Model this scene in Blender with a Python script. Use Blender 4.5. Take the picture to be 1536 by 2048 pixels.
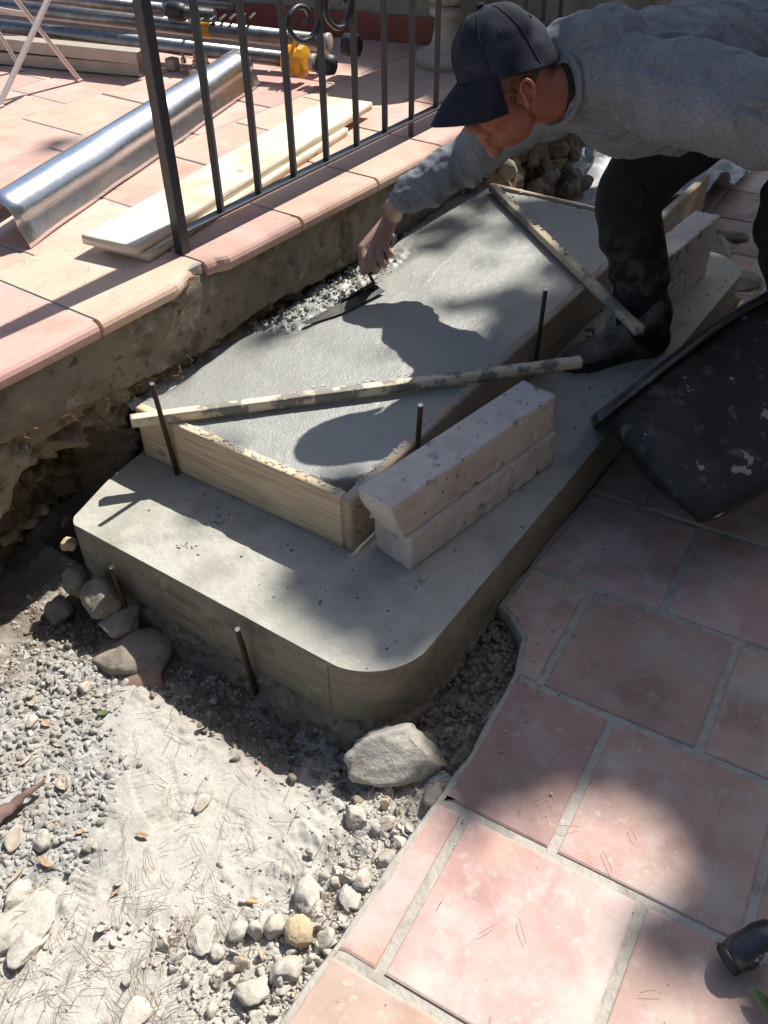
import bpy, bmesh, math, random
import numpy as np
from mathutils import Vector, Matrix
random.seed(7)
rng = np.random.RandomState(11)
for o in list(bpy.data.objects):
    bpy.data.objects.remove(o)
sc = bpy.context.scene
col = sc.collection
# ------------------------------------------------------------------ camera, sky, sun, exposure
CH = 1.6
FPX = 1780.944
RX, RY, RZ = [math.radians(a) for a in (49.5688431, 1.03127976, -56.47332134)]
def _rot():
    cx, sx, cy, sy, cz, sz = math.cos(RX), math.sin(RX), math.cos(RY), math.sin(RY), math.cos(RZ), math.sin(RZ)
    a = np.array([[1, 0, 0], [0, cx, -sx], [0, sx, cx]]); b = np.array([[cy, 0, sy], [0, 1, 0], [-sy, 0, cy]])
    c = np.array([[cz, -sz, 0], [sz, cz, 0], [0, 0, 1]])
    return c @ a @ b
CR = _rot()
cam = bpy.data.cameras.new('camera'); camo = bpy.data.objects.new('camera', cam); col.objects.link(camo)
m4 = Matrix([list(r) + [0] for r in CR] + [[0, 0, 0, 1]]); m4.translation = (0, 0, CH); camo.matrix_world = m4
cam.sensor_fit = 'VERTICAL'; cam.sensor_height = 24; cam.lens = FPX / 2048 * 24
cam.clip_start = 0.02; cam.clip_end = 500
sc.camera = camo
SUN_AZ, SUN_EL = -4.0, 51.5
a, e = math.radians(SUN_AZ), math.radians(SUN_EL)
SUN = np.array([math.cos(a) * math.cos(e), math.sin(a) * math.cos(e), math.sin(e)])
w = bpy.data.worlds.new('World'); sc.world = w; w.use_nodes = True
nt = w.node_tree; sky = nt.nodes.new('ShaderNodeTexSky'); sky.sky_type = 'NISHITA'; sky.sun_disc = False
sky.sun_elevation = math.radians(SUN_EL); sky.sun_rotation = math.radians(90 - SUN_AZ); sky.air_density = 1.0; sky.dust_density = 1.5
bg = nt.nodes['Background']; bg.inputs['Strength'].default_value = 0.085
nt.links.new(sky.outputs[0], bg.inputs[0])
sl = bpy.data.lights.new('sun', 'SUN'); sl.energy = 5.0; sl.angle = math.radians(0.6); sl.color = (1, .955, .88)
so = bpy.data.objects.new('sun', sl); col.objects.link(so); so.location = (6, 0, 8)
so.rotation_euler = Vector(tuple(SUN)).to_track_quat('Z', 'Y').to_euler()
sc.view_settings.view_transform = 'Standard'; sc.view_settings.look = 'None'
sc.view_settings.exposure = 0.66; sc.view_settings.gamma = 1

# ------------------------------------------------------------------ helpers
def ray(px, py):
    return CR @ np.array([(px - 768) / FPX, -(py - 1024) / FPX, -1.0])
def at(px, py, z=0.0):
    d = ray(px, py); return np.array([0, 0, CH]) + d * ((z - CH) / d[2])
def aty(px, py, y):
    d = ray(px, py); return np.array([0, 0, CH]) + d * (y / d[1])
def atd(px, py, dist):
    d = ray(px, py); return np.array([0, 0, CH]) + d / np.linalg.norm(d) * dist
def proj(P):
    c = (np.asarray(P, float) - [0, 0, CH]) @ CR
    return np.stack([768 + FPX * c[..., 0] / -c[..., 2], 1024 - FPX * c[..., 1] / -c[..., 2]], -1)
def _h(ix, iy, iz, s):
    h = (ix.astype(np.int64) * 374761393 + iy.astype(np.int64) * 668265263 + iz.astype(np.int64) * 2147483647 + s * 1274126177) & 0xffffffff
    h = ((h ^ (h >> 13)) * 1274126177) & 0xffffffff
    h = ((h ^ (h >> 15)) * 2246822519) & 0xffffffff
    return ((h ^ (h >> 16)) & 0xffff) / 65535.0 * 2 - 1
def noise(P, s=0):
    P = np.asarray(P, float); i = np.floor(P).astype(np.int64); f = P - i; u = f * f * (3 - 2 * f); r = 0
    for dx in (0, 1):
        for dy in (0, 1):
            for dz in (0, 1):
                wgt = (u[..., 0] if dx else 1 - u[..., 0]) * (u[..., 1] if dy else 1 - u[..., 1]) * (u[..., 2] if dz else 1 - u[..., 2])
                r = r + wgt * _h(i[..., 0] + dx, i[..., 1] + dy, i[..., 2] + dz, s)
    return r
def fbm(P, sc_, o=4, s=0, g=.5):
    P = np.asarray(P, float) * sc_; r = 0; a_ = 1; t = 0
    for k in range(o):
        r = r + a_ * noise(P, s + k * 7); t += a_; a_ *= g; P = P * 2.03 + 3.7
    return r / t
def smooth(x, a_, b_):
    t = np.clip((x - a_) / (b_ - a_), 0, 1); return t * t * (3 - 2 * t)
def s2l(c):
    return tuple(((v / 255) / 12.92 if v / 255 <= .04045 else ((v / 255 + .055) / 1.055) ** 2.4) for v in c)
def tag(o, label=None, cat=None, group=None, kind=None):
    if label: o['label'] = label
    if cat: o['category'] = cat
    if group: o['group'] = group
    if kind: o['kind'] = kind
    return o
def empty(name, loc, label=None, cat=None, group=None, kind=None):
    o = bpy.data.objects.new(name, None); col.objects.link(o); o.location = tuple(loc); o.empty_display_size = .05

    return tag(o, label, cat, group, kind)
def mk(name, V, F, m, parent=None, smooth_=False, origin=None, ms=None):
    """mesh object from world-space vertices; origin = bottom centre (or the parent's origin)"""
    V = np.asarray(V, float).reshape(-1, 3)
    if origin is None:
        origin = np.array([(V[:, 0].min() + V[:, 0].max()) / 2, (V[:, 1].min() + V[:, 1].max()) / 2, V[:, 2].min()])
    me = bpy.data.meshes.new(name)
    if isinstance(F, np.ndarray) and F.ndim == 2:
        n = F.shape[1]
        me.vertices.add(len(V)); me.vertices.foreach_set('co', (V - origin).astype(np.float32).ravel())
        me.loops.add(F.size); me.loops.foreach_set('vertex_index', F.astype(np.int32).ravel())
        me.polygons.add(len(F)); me.polygons.foreach_set('loop_start', np.arange(0, F.size, n, dtype=np.int32))
        try: me.polygons.foreach_set('loop_total', np.full(len(F), n, dtype=np.int32))
        except Exception: pass
        me.update(calc_edges=True); me.validate()
    else:
        me.from_pydata([tuple(v) for v in (V - origin)], [], [tuple(int(i) for i in f) for f in F]); me.update()
    if smooth_: me.polygons.foreach_set('use_smooth', [True] * len(me.polygons))
    for mm in (m if isinstance(m, (list, tuple)) else [m]): me.materials.append(mm)
    if ms is not None: me.polygons.foreach_set('material_index', ms)
    o = bpy.data.objects.new(name, me); col.objects.link(o)
    if parent is not None:
        pl = np.array(parent.location); pp = parent.parent
        while pp is not None: pl = pl + np.array(pp.location); pp = pp.parent
        o.parent = parent; o.location = tuple(origin - pl)
    else: o.location = tuple(origin)
    return o
def join(parts):
    V = []; F = []; n = 0
    for v, f in parts:
        v = np.asarray(v); V.append(v)
        F += [[i + n for i in ff] for ff in f]; n += len(v)
    return np.concatenate(V), F
def box(p0, ax, ay, az, dims, bev=0.002):
    """bevelled box: p0 = corner, axes unit, dims"""
    ax, ay, az = [np.asarray(v, float) for v in (ax, ay, az)]; L, W, Hh = dims; b = min(bev, L / 3, W / 3, Hh / 3)
    V = []; 
    xs = [(0, b), (L, -b)]; ys = [(0, b), (W, -b)]; zs = [(0, b), (Hh, -b)]
    idx = {}
    for i, (x, bx) in enumerate(xs):
        for j, (y, by) in enumerate(ys):
            for k, (z, bz) in enumerate(zs):
                for t, q in enumerate(((x, y + by, z + bz), (x + bx, y, z + bz), (x + bx, y + by, z))):
                    idx[(i, j, k, t)] = len(V); V.append(np.asarray(p0) + ax * q[0] + ay * q[1] + az * q[2])
    F = []
    for i in (0, 1):
        f = [idx[(i, j, k, 0)] for j, k in ((0, 0), (1, 0), (1, 1), (0, 1))]; F.append(f if i else f[::-1])
        f = [idx[(k, i, j, 1)] for j, k in ((0, 0), (1, 0), (1, 1), (0, 1))]; F.append(f if i else f[::-1])
        f = [idx[(j, k, i, 2)] for j, k in ((0, 0), (1, 0), (1, 1), (0, 1))]; F.append(f if i else f[::-1])
    for j in (0, 1):
        for k in (0, 1):
            s = (j == k)
            f = [idx[(0, j, k, 1)], idx[(1, j, k, 1)], idx[(1, j, k, 2)], idx[(0, j, k, 2)]]; F.append(f if s else f[::-1])
            f = [idx[(j, 0, k, 0)], idx[(j, 1, k, 0)], idx[(j, 1, k, 2)], idx[(j, 0, k, 2)]]; F.append(f[::-1] if s else f)
            f = [idx[(j, k, 0, 0)], idx[(j, k, 1, 0)], idx[(j, k, 1, 1)], idx[(j, k, 0, 1)]]; F.append(f if s else f[::-1])
            for i in (0, 1):
                pass
    for i in (0, 1):
        for j in (0, 1):
            for k in (0, 1):
                f = [idx[(i, j, k, t)] for t in (0, 1, 2)]; F.append(f if (i + j + k) % 2 else f[::-1])
    return np.array(V), F
def fixn(o):
    bm = bmesh.new(); bm.from_mesh(o.data); bmesh.ops.recalc_face_normals(bm, faces=bm.faces); bm.to_mesh(o.data); bm.free(); return o
def beam(p, q, wdt, thk, up=(0, 0, 1), bev=.0015):
    p = np.asarray(p, float); q = np.asarray(q, float); d = q - p; L = np.linalg.norm(d); d /= L
    s = np.cross(up, d); s /= np.linalg.norm(s); u = np.cross(d, s)
    return box(p - s * wdt / 2, d, s, u, (L, wdt, thk), bev)
def rbox(p0, ax, ay, az, dims, seg=.02, rough=.0012, seed=0, bev=.004, pits=0, shape=None):
    """subdivided box with noisy worn surface"""
    L, W, Hh = dims; bm = bmesh.new()
    nx, ny, nz = [max(2, int(round(d / seg))) for d in dims]
    key = {}; V = []; F = []
    def vid(i, j, k):
        t = (i, j, k)
        if t not in key: key[t] = len(V); V.append((i / nx * L, j / ny * W, k / nz * Hh))
        return key[t]
    for i in range(nx):
        for j in range(ny):
            F.append((vid(i, j, 0), vid(i, j + 1, 0), vid(i + 1, j + 1, 0), vid(i + 1, j, 0))); F.append((vid(i, j, nz), vid(i + 1, j, nz), vid(i + 1, j + 1, nz), vid(i, j + 1, nz)))
    for i in range(nx):
        for k in range(nz):
            F.append((vid(i, 0, k), vid(i + 1, 0, k), vid(i + 1, 0, k + 1), vid(i, 0, k + 1))); F.append((vid(i, ny, k), vid(i, ny, k + 1), vid(i + 1, ny, k + 1), vid(i + 1, ny, k)))
    for j in range(ny):
        for k in range(nz):
            F.append((vid(0, j, k), vid(0, j, k + 1), vid(0, j + 1, k + 1), vid(0, j + 1, k))); F.append((vid(nx, j, k), vid(nx, j + 1, k), vid(nx, j + 1, k + 1), vid(nx, j, k + 1)))
    V = np.array(V); c = np.array([L, W, Hh]) / 2; h = c
    q = V - c; inner = np.clip(q, -(h - bev), h - bev); d = q - inner; n = np.linalg.norm(d, axis=1); n[n == 0] = 1
    nrm = d / n[:, None]; q = inner + nrm * bev
    nn = fbm(V, 22, 4, seed); edge = (np.count_nonzero(np.abs(d) > 1e-6, axis=1) > 1)
    q = q + nrm * (nn * rough)[:, None]
    chip = np.clip(fbm(V, 14, 3, seed + 50) - .25, 0, 1) * edge
    q = q - nrm * (chip * rough * 10)[:, None]
    if pits:
        q = q - nrm * (np.clip(fbm(V * [1, 1.6, 1], 38, 2, seed + 90) - .42, 0, 1) * pits)[:, None]
    V = q + c
    if shape is not None: V = shape(V)
    Vw = np.asarray(p0) + V[:, :1] * np.asarray(ax) + V[:, 1:2] * np.asarray(ay) + V[:, 2:3] * np.asarray(az)
    return Vw, F
def tube(path, rad, n=10, cap=True, flat=None):
    path = np.asarray(path, float); m = len(path); rad = np.broadcast_to(np.asarray(rad, float), (m,))
    T = np.gradient(path, axis=0); T /= np.linalg.norm(T, axis=1)[:, None] + 1e-12
    ref = np.array([0, 0, 1.0]) if abs(T[0][2]) < .9 else np.array([1.0, 0, 0])
    V = []; u = np.cross(T[0], ref); u /= np.linalg.norm(u)
    for i in range(m):
        u = u - T[i] * (u @ T[i]); u /= np.linalg.norm(u); v = np.cross(T[i], u)
        for k in range(n):
            t = 2 * math.pi * k / n; V.append(path[i] + (u * math.cos(t) + v * math.sin(t)) * rad[i])
    F = [[i * n + k, i * n + (k + 1) % n, (i + 1) * n + (k + 1) % n, (i + 1) * n + k] for i in range(m - 1) for k in range(n)]
    if cap: F.append(list(range(n))[::-1]); F.append([(m - 1) * n + k for k in range(n)])
    return np.array(V), F
def lathe(c, prof, n=28, ax=(0, 0, 1), flute=0, fl_r=None):
    c = np.asarray(c, float); ax = np.asarray(ax, float); ax /= np.linalg.norm(ax)
    u = np.cross(ax, (0, 0, 1) if abs(ax[2]) < .9 else (1, 0, 0)); u /= np.linalg.norm(u); v = np.cross(ax, u); V = []
    for j, (r, h) in enumerate(prof):
        for k in range(n):
            t = 2 * math.pi * k / n; rr = r * (1 + (flute * abs(math.sin(t * 7)) if (fl_r and fl_r[0] <= h <= fl_r[1]) else 0))
            V.append(c + ax * h + (u * math.cos(t) + v * math.sin(t)) * rr)
    m = len(prof)
    F = [[i * n + k, i * n + (k + 1) % n, (i + 1) * n + (k + 1) % n, (i + 1) * n + k] for i in range(m - 1) for k in range(n)]
    F.append(list(range(n))[::-1]); F.append([(m - 1) * n + k for k in range(n)])
    return np.array(V), F
def ico(sub):
    bm = bmesh.new(); bmesh.ops.create_icosphere(bm, subdivisions=sub, radius=1)
    V = np.array([v.co[:] for v in bm.verts]); F = [[v.index for v in f.verts] for f in bm.faces]; bm.free(); return V, F
ICO = {k: ico(k) for k in (1, 2, 3, 4)}
def rock(c, dims, seed, sub=3, rz=0, rough=.12, cuts=7, tilt=0):
    V, F = ICO[sub]; V = V.copy(); r = np.random.RandomState(seed)
    for k in range(cuts):
        n = r.normal(size=3); n /= np.linalg.norm(n); d = r.uniform(.55, .85); t = V @ n
        V = V - np.clip(t - d, 0, 9)[:, None] * n
    V = V + V * (fbm(V + seed * 3.1, 1.7, 4, seed) * rough)[:, None] + V * (fbm(V + seed, 7, 2, seed) * rough * .6)[:, None]
    V = V * (np.asarray(dims) / 2)
    if tilt: V = V @ np.array([[1, 0, 0], [0, math.cos(tilt), math.sin(tilt)], [0, -math.sin(tilt), math.cos(tilt)]])
    V = V @ np.array([[math.cos(rz), math.sin(rz), 0], [-math.sin(rz), math.cos(rz), 0], [0, 0, 1]])
    return V + np.asarray(c), F
def blob(name, parts, voxel, m, parent, iters=3, disp=None, fac=.6):
    """union of closed parts -> voxel remesh -> smooth -> one continuous surface"""
    V, F = join(parts); me = bpy.data.meshes.new('tmp'); me.from_pydata([tuple(v) for v in V], [], F); me.update()
    o = bpy.data.objects.new('tmp', me); col.objects.link(o)
    r = o.modifiers.new('r', 'REMESH'); r.mode = 'VOXEL'; r.voxel_size = voxel; r.adaptivity = 0
    if iters:
        s = o.modifiers.new('s', 'SMOOTH'); s.iterations = iters; s.factor = fac
    dg = bpy.context.evaluated_depsgraph_get(); dg.update()
    ev = o.evaluated_get(dg); m2 = bpy.data.meshes.new_from_object(ev)
    n = len(m2.vertices); co = np.empty(n * 3, np.float32); m2.vertices.foreach_get('co', co); co = co.reshape(-1, 3).astype(float)
    no = np.empty(n * 3, np.float32); m2.vertices.foreach_get('normal', no); no = no.reshape(-1, 3)
    if disp is not None: co = co + no * disp(co, no)[:, None]
    nf = len(m2.polygons); tot = np.empty(nf, np.int32); m2.polygons.foreach_get('loop_total', tot)
    li = np.empty(len(m2.loops), np.int32); m2.loops.foreach_get('vertex_index', li)
    bpy.data.objects.remove(o); bpy.data.meshes.remove(me)
    if (tot == 4).all(): Fq = li.reshape(-1, 4)
    else:
        Fq = []; k = 0
        for t in tot: Fq.append(li[k:k + t].tolist()); k += t
    bpy.data.meshes.remove(m2)
    return mk(name, co, Fq, m, parent, True)
def ell(c, r, R=None, sub=3):
    V, F = ICO[sub]; V = V * np.asarray(r)
    if R is not None: V = V @ np.asarray(R).T      # R columns = axes
    return V + np.asarray(c), F
def loft(secs, n=24):
    """secs: list of (centre, axis u * ru, axis v * rv)"""
    V = []
    for c, u, v in secs:
        for k in range(n):
            t = 2 * math.pi * k / n; V.append(np.asarray(c) + np.asarray(u) * math.cos(t) + np.asarray(v) * math.sin(t))
    m = len(secs); F = [[i * n + k, i * n + (k + 1) % n, (i + 1) * n + (k + 1) % n, (i + 1) * n + k] for i in range(m - 1) for k in range(n)]
    F.append(list(range(n))[::-1]); F.append([(m - 1) * n + k for k in range(n)])
    return np.array(V), F
def spline(pts, n=8):
    P = [np.asarray(p, float) for p in pts]; P = [2 * P[0] - P[1]] + P + [2 * P[-1] - P[-2]]; out = []
    for i in range(1, len(P) - 2):
        for k in range(n):
            t = k / n; out.append(.5 * ((2 * P[i]) + (-P[i - 1] + P[i + 1]) * t + (2 * P[i - 1] - 5 * P[i] + 4 * P[i + 1] - P[i + 2]) * t * t + (-P[i - 1] + 3 * P[i] - 3 * P[i + 1] + P[i + 2]) * t ** 3))
    out.append(P[-2]); return np.array(out)

# ------------------------------------------------------------------ materials
def mat(name, cols, scale=8, rough=.85, bump=.3, bscale=60, metallic=0, spec=.4, detail=6, speck=None, aniso=None, extra=None, bdist=.004, roughvar=0, mix2=None, stretch=None, coord='Object'):
    m = bpy.data.materials.new(name); m.use_nodes = True; t = m.node_tree; N = t.nodes; Lk = t.links
    b = N['Principled BSDF']; b.inputs['Roughness'].default_value = rough; b.inputs['Metallic'].default_value = metallic
    b.inputs['Specular IOR Level'].default_value = spec
    tc = N.new('ShaderNodeTexCoord'); src = tc.outputs[coord if coord != 'World' else 'Object']
    geo = N.new('ShaderNodeNewGeometry')
    if coord == 'World': src = geo.outputs['Position']
    oi = N.new('ShaderNodeObjectInfo'); ad = N.new('ShaderNodeVectorMath'); ad.operation = 'ADD'
    mu = N.new('ShaderNodeVectorMath'); mu.operation = 'SCALE'; mu.inputs['Scale'].default_value = 17.3
    cb = N.new('ShaderNodeCombineXYZ'); Lk.new(oi.outputs['Random'], cb.inputs[0]); Lk.new(oi.outputs['Random'], cb.inputs[1]); Lk.new(cb.outputs[0], mu.inputs[0])
    Lk.new(src, ad.inputs[0]); Lk.new(mu.outputs[0], ad.inputs[1]); vec = ad.outputs[0]
    if stretch:
        mp = N.new('ShaderNodeMapping'); mp.inputs['Scale'].default_value = stretch; Lk.new(vec, mp.inputs[0]); svec = mp.outputs[0]
    else: svec = vec
    n1 = N.new('ShaderNodeTexNoise'); n1.inputs['Scale'].default_value = scale; n1.inputs['Detail'].default_value = detail; n1.inputs['Roughness'].default_value = .62; Lk.new(svec, n1.inputs[0])
    cr = N.new('ShaderNodeValToRGB'); e_ = cr.color_ramp.elements
    while len(e_) < len(cols): e_.new(.5)
    for i, c in enumerate(cols):
        e_[i].position = .3 + .4 * i / max(1, len(cols) - 1); e_[i].color = (*c, 1)
    Lk.new(n1.outputs[0], cr.inputs[0]); colr = cr.outputs[0]
    def mixc(fac, A, Bc):
        x = N.new('ShaderNodeMix'); x.data_type = 'RGBA'; Lk.new(fac, x.inputs[0]); Lk.new(A, x.inputs[6])
        if isinstance(Bc, tuple): x.inputs[7].default_value = (*Bc, 1)
        else: Lk.new(Bc, x.inputs[7])
        return x.outputs[2]
    def ramp(src_, a_, b_, inv=False):
        r = N.new('ShaderNodeMapRange'); r.interpolation_type = 'SMOOTHSTEP'; r.inputs[1].default_value = a_; r.inputs[2].default_value = b_
        if inv: r.inputs[3].default_value = 1; r.inputs[4].default_value = 0
        Lk.new(src_, r.inputs[0]); return r.outputs[0]
    def nz(sc2, det=3, v=None, rg=.6):
        q = N.new('ShaderNodeTexNoise'); q.inputs['Scale'].default_value = sc2; q.inputs['Detail'].default_value = det; q.inputs['Roughness'].default_value = rg; Lk.new(v or vec, q.inputs[0]); return q.outputs[0]
    def scl(fac, k):
        x = N.new('ShaderNodeMath'); x.operation = 'MULTIPLY'; x.inputs[1].default_value = k; Lk.new(fac, x.inputs[0]); return x.outputs[0]
    if mix2:
        for (c2, sc2, a_, b_, amt) in mix2: colr = mixc(scl(ramp(nz(sc2, 5), a_, b_), amt), colr, c2)
    if speck:
        for (c2, sc2, thr, amt) in speck:
            v = N.new('ShaderNodeTexVoronoi'); v.inputs['Scale'].default_value = sc2; Lk.new(vec, v.inputs[0])
            colr = mixc(scl(ramp(v.outputs['Distance'], thr * .6, thr, True), amt), colr, c2)
    ctx = dict(N=N, Lk=Lk, b=b, vec=vec, geo=geo, mixc=mixc, ramp=ramp, nz=nz, scl=scl, oi=oi, tc=tc)
    if extra: colr = extra(colr, ctx)
    Lk.new(colr, b.inputs['Base Color'])
    if roughvar:
        r = N.new('ShaderNodeMapRange'); r.inputs[3].default_value = rough - roughvar; r.inputs[4].default_value = min(1, rough + roughvar); Lk.new(nz(scale * 2.3, 4), r.inputs[0]); Lk.new(r.outputs[0], b.inputs['Roughness'])
    if bump:
        bp = N.new('ShaderNodeBump'); bp.inputs['Strength'].default_value = bump; bp.inputs['Distance'].default_value = bdist
        n2 = N.new('ShaderNodeTexNoise'); n2.inputs['Scale'].default_value = bscale; n2.inputs['Detail'].default_value = 5; n2.inputs['Roughness'].default_value = .65; Lk.new(svec, n2.inputs[0])
        Lk.new(n2.outputs[0], bp.inputs['Height']); Lk.new(bp.outputs[0], b.inputs['Normal'])
    return m
def hue_rand(amt):
    def f(c, x):
        h = x['N'].new('ShaderNodeHueSaturation'); x['Lk'].new(c, h.inputs['Color'])
        r = x['N'].new('ShaderNodeMapRange'); r.inputs[3].default_value = 1 - amt; r.inputs[4].default_value = 1 + amt; x['Lk'].new(x['oi'].outputs['Random'], r.inputs[0]); x['Lk'].new(r.outputs[0], h.inputs['Value'])
        m_ = x['N'].new('ShaderNodeMath'); m_.operation = 'MULTIPLY'; m_.inputs[1].default_value = 7.31; x['Lk'].new(x['oi'].outputs['Random'], m_.inputs[0])
        fr = x['N'].new('ShaderNodeMath'); fr.operation = 'FRACT'; x['Lk'].new(m_.outputs[0], fr.inputs[0])
        r2 = x['N'].new('ShaderNodeMapRange'); r2.inputs[3].default_value = .485; r2.inputs[4].default_value = .515; x['Lk'].new(fr.outputs[0], r2.inputs[0]); x['Lk'].new(r2.outputs[0], h.inputs['Hue'])
        return h.outputs[0]
    return f
M = {}
DUST = (.50, .46, .42)
M['tile_low'] = mat('tile_low', [(.26, .158, .135), (.43, .30, .262), (.34, .225, .195)], 3.5, .8, .4, 70, extra=hue_rand(.17), spec=.3,
    mix2=[((.49, .44, .40), 5, .44, .70, .7), ((.46, .42, .38), 17, .52, .68, .45), ((.22, .16, .10), 2.2, .56, .72, .5), ((.50, .31, .21), 2.6, .5, .7, .5), ((.48, .44, .40), 38, .60, .70, .5)], speck=[((.6, .55, .5), 55, .09, .6), ((.12, .09, .08), 30, .045, .6)], roughvar=.12, bdist=.003)
M['tile_terrace'] = mat('tile_terrace', [(.44, .265, .205), (.54, .355, .285), (.48, .285, .24)], 4, .75, .2, 60, extra=hue_rand(.12), spec=.3,
    mix2=[((.56, .43, .37), 5, .48, .72, .65), ((.36, .20, .15), 3, .58, .72, .5), ((.3, .2, .15), 30, .64, .7, .4)], speck=[((.2, .12, .08), 24, .04, .5)])
M['mortar'] = mat('mortar', [(.31, .285, .24), (.47, .435, .375), (.38, .35, .30)], 16, .95, .7, 90, mix2=[((.2, .18, .16), 25, .55, .72, .5)], coord='World')
M['grout_terrace'] = mat('grout_terrace', [(.32, .30, .28), (.42, .40, .37)], 14, .95, .6, 90, coord='World')
M['wet'] = mat('wet', [(.24, .245, .225), (.285, .29, .265), (.26, .265, .245)], 5, .34, .9, 130, spec=.75, coord='World', roughvar=.16, bdist=.003, mix2=[((.33, .33, .30), 9, .5, .7, .4)])
M['slab'] = mat('slab', [(.30, .29, .25), (.42, .41, .36), (.36, .35, .305)], 6, .75, .9, 75, spec=.35, coord='World', mix2=[((.25, .24, .2), 3, .52, .7, .45), ((.46, .43, .36), 11, .52, .68, .45), ((.22, .21, .17), 28, .58, .70, .45)], speck=[((.16, .15, .13), 40, .06, .5)], bdist=.004)
M['slab_face'] = mat('slab_face', [(.135, .112, .078), (.25, .215, .16), (.185, .157, .112)], 4, .85, .35, 60, coord='World', stretch=(1, 1, 5), mix2=[((.33, .30, .24), 3.0, .52, .64, .7), ((.09, .07, .05), 6, .55, .7, .6), ((.38,.34,.27), 20, .60, .68, .5)], speck=[((.05, .045, .035), 26, .085, .9)])
M['footing'] = mat('footing', [(.085, .065, .045), (.26, .22, .165), (.15, .12, .086)], 24, .97, 1, 60, coord='World', bdist=.008)
M['travertine'] = mat('travertine', [(.42, .37, .325), (.57, .52, .475), (.49, .44, .40)], 9, .85, .8, 60, coord='Object', mix2=[((.44, .36, .33), 5, .5, .7, .5)], speck=[((.16, .13, .11), 60, .14, .9), ((.07, .06, .05), 24, .10, 1)], bdist=.004)
def grain(c, x):
    N, Lk = x['N'], x['Lk']
    mp = N.new('ShaderNodeMapping'); mp.inputs['Scale'].default_value = x.get('gs', (1, 1, 9)); Lk.new(x['vec'], mp.inputs[0])
    wv = N.new('ShaderNodeTexWave'); wv.bands_direction = 'Z'; wv.inputs['Scale'].default_value = 2.6; wv.inputs['Distortion'].default_value = 5; wv.inputs['Detail'].default_value = 3; wv.inputs['Detail Scale'].default_value = 1.1; Lk.new(mp.outputs[0], wv.inputs[0])
    mp2 = N.new('ShaderNodeMapping'); mp2.inputs['Scale'].default_value = (2.2, 2.2, 60); Lk.new(x['tc'].outputs['Object'], mp2.inputs[0])
    n3 = N.new('ShaderNodeTexNoise'); n3.inputs['Scale'].default_value = 2.2; n3.inputs['Detail'].default_value = 4; n3.inputs['Distortion'].default_value = .6; Lk.new(mp2.outputs[0], n3.inputs[0])
    c = x['mixc'](x['scl'](x['ramp'](n3.outputs[0], .44, .66), .55), c, (.36, .225, .115))
    v = N.new('ShaderNodeTexVoronoi'); v.inputs['Scale'].default_value = 6.5; Lk.new(x['vec'], v.inputs[0])
    return x['mixc'](x['scl'](x['ramp'](v.outputs['Distance'], .05, .12, True), .6), c, (.22, .11, .055))
WOODC = [(.46, .335, .20), (.66, .53, .355), (.57, .44, .28)]
M['board'] = mat('board', WOODC, 4, .75, .3, 30, stretch=(.6, .6, 9), extra=grain, mix2=[((.50, .42, .30), 3, .5, .7, .4)], spec=.3)
M['board_old'] = mat('board_old', [(.26, .19, .13), (.44, .345, .255), (.35, .265, .19)], 5, .85, .4, 30, stretch=(1, 1, 6), extra=grain, mix2=[((.34, .33, .3), 9, .5, .62, .8), ((.16, .09, .06), 20, .6, .7, .6)])
M['lath'] = mat('lath', [(.60, .50, .36), (.70, .6, .45)], 9, .85, .3, 60, extra=lambda c, x: x['mixc'](x['ramp'](x['nz'](16, 4), .46, .56), c, (.22, .2, .17)))
M['lath_clean'] = mat('lath_clean', [(.52, .42, .28), (.64, .53, .37)], 6, .8, .3, 50, extra=lambda c, x: x['mixc'](x['ramp'](x['nz'](7, 4), .52, .62), c, (.27, .24, .2)))
M['plank'] = mat('plank', [(.66, .60, .47), (.75, .69, .56)], 3, .8, .2, 60, extra=grain)
M['steel'] = mat('steel', [(.16, .16, .165), (.30, .30, .31)], 20, .38, .15, 80, metallic=.9, roughvar=.1, mix2=[((.25, .17, .11), 7, .55, .7, .5)])
M['galv'] = mat('galv', [(.62, .64, .67), (.74, .76, .78)], 12, .28, .25, 9, metallic=1, roughvar=.05)
M['iron'] = mat('iron', [(.020, .022, .027), (.034, .036, .042)], 20, .42, .25, 90, spec=.5, speck=[((.3, .3, .3), 60, .06, .5)])
M['rebar'] = mat('rebar', [(.045, .035, .03), (.10, .06, .04)], 60, .6, .5, 200, metallic=.6)
M['rebar_cut'] = mat('rebar_cut', [(.6, .6, .6), (.7, .7, .7)], 60, .3, .1, 200, metallic=1)
M['wall'] = mat('wall', [(.10, .080, .060), (.235, .195, .15), (.155, .124, .095)], 9, .95, 1, 45, coord='World', bdist=.006,
    mix2=[((.40, .36, .30), 12, .57, .66, .7), ((.07, .048, .035), 3.3, .50, .62, .8), ((.25, .215, .165), 2.0, .5, .64, .6), ((.045,.033,.025), 24, .6, .68, .7)], speck=[((.5, .47, .42), 38, .06, .6)])
M['earth'] = mat('earth', [(.08, .056, .036), (.31, .24, .165), (.17, .125, .085)], 16, .98, 1, 60, coord='World', bdist=.01, mix2=[((.36, .32, .27), 8, .58, .68, .6), ((.30, .18, .09), 14, .6, .7, .5)])
M['iron_red'] = mat('iron_red', [(.20, .06, .04), (.27, .09, .06)], 6, .8, .3, 40, coord='World')
M['old_render'] = mat('old_render', [(.20, .19, .14), (.33, .31, .24)], 8, .95, .6, 50, coord='World', mix2=[((.10, .10, .06), 5, .5, .65, .6)])
M['stone'] = mat('stone', [(.27, .245, .205), (.48, .45, .395), (.37, .345, .295)], 22, .95, 1, 70, mix2=[((.40, .30, .18), 13, .52, .68, .6)], bdist=.004)
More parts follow.
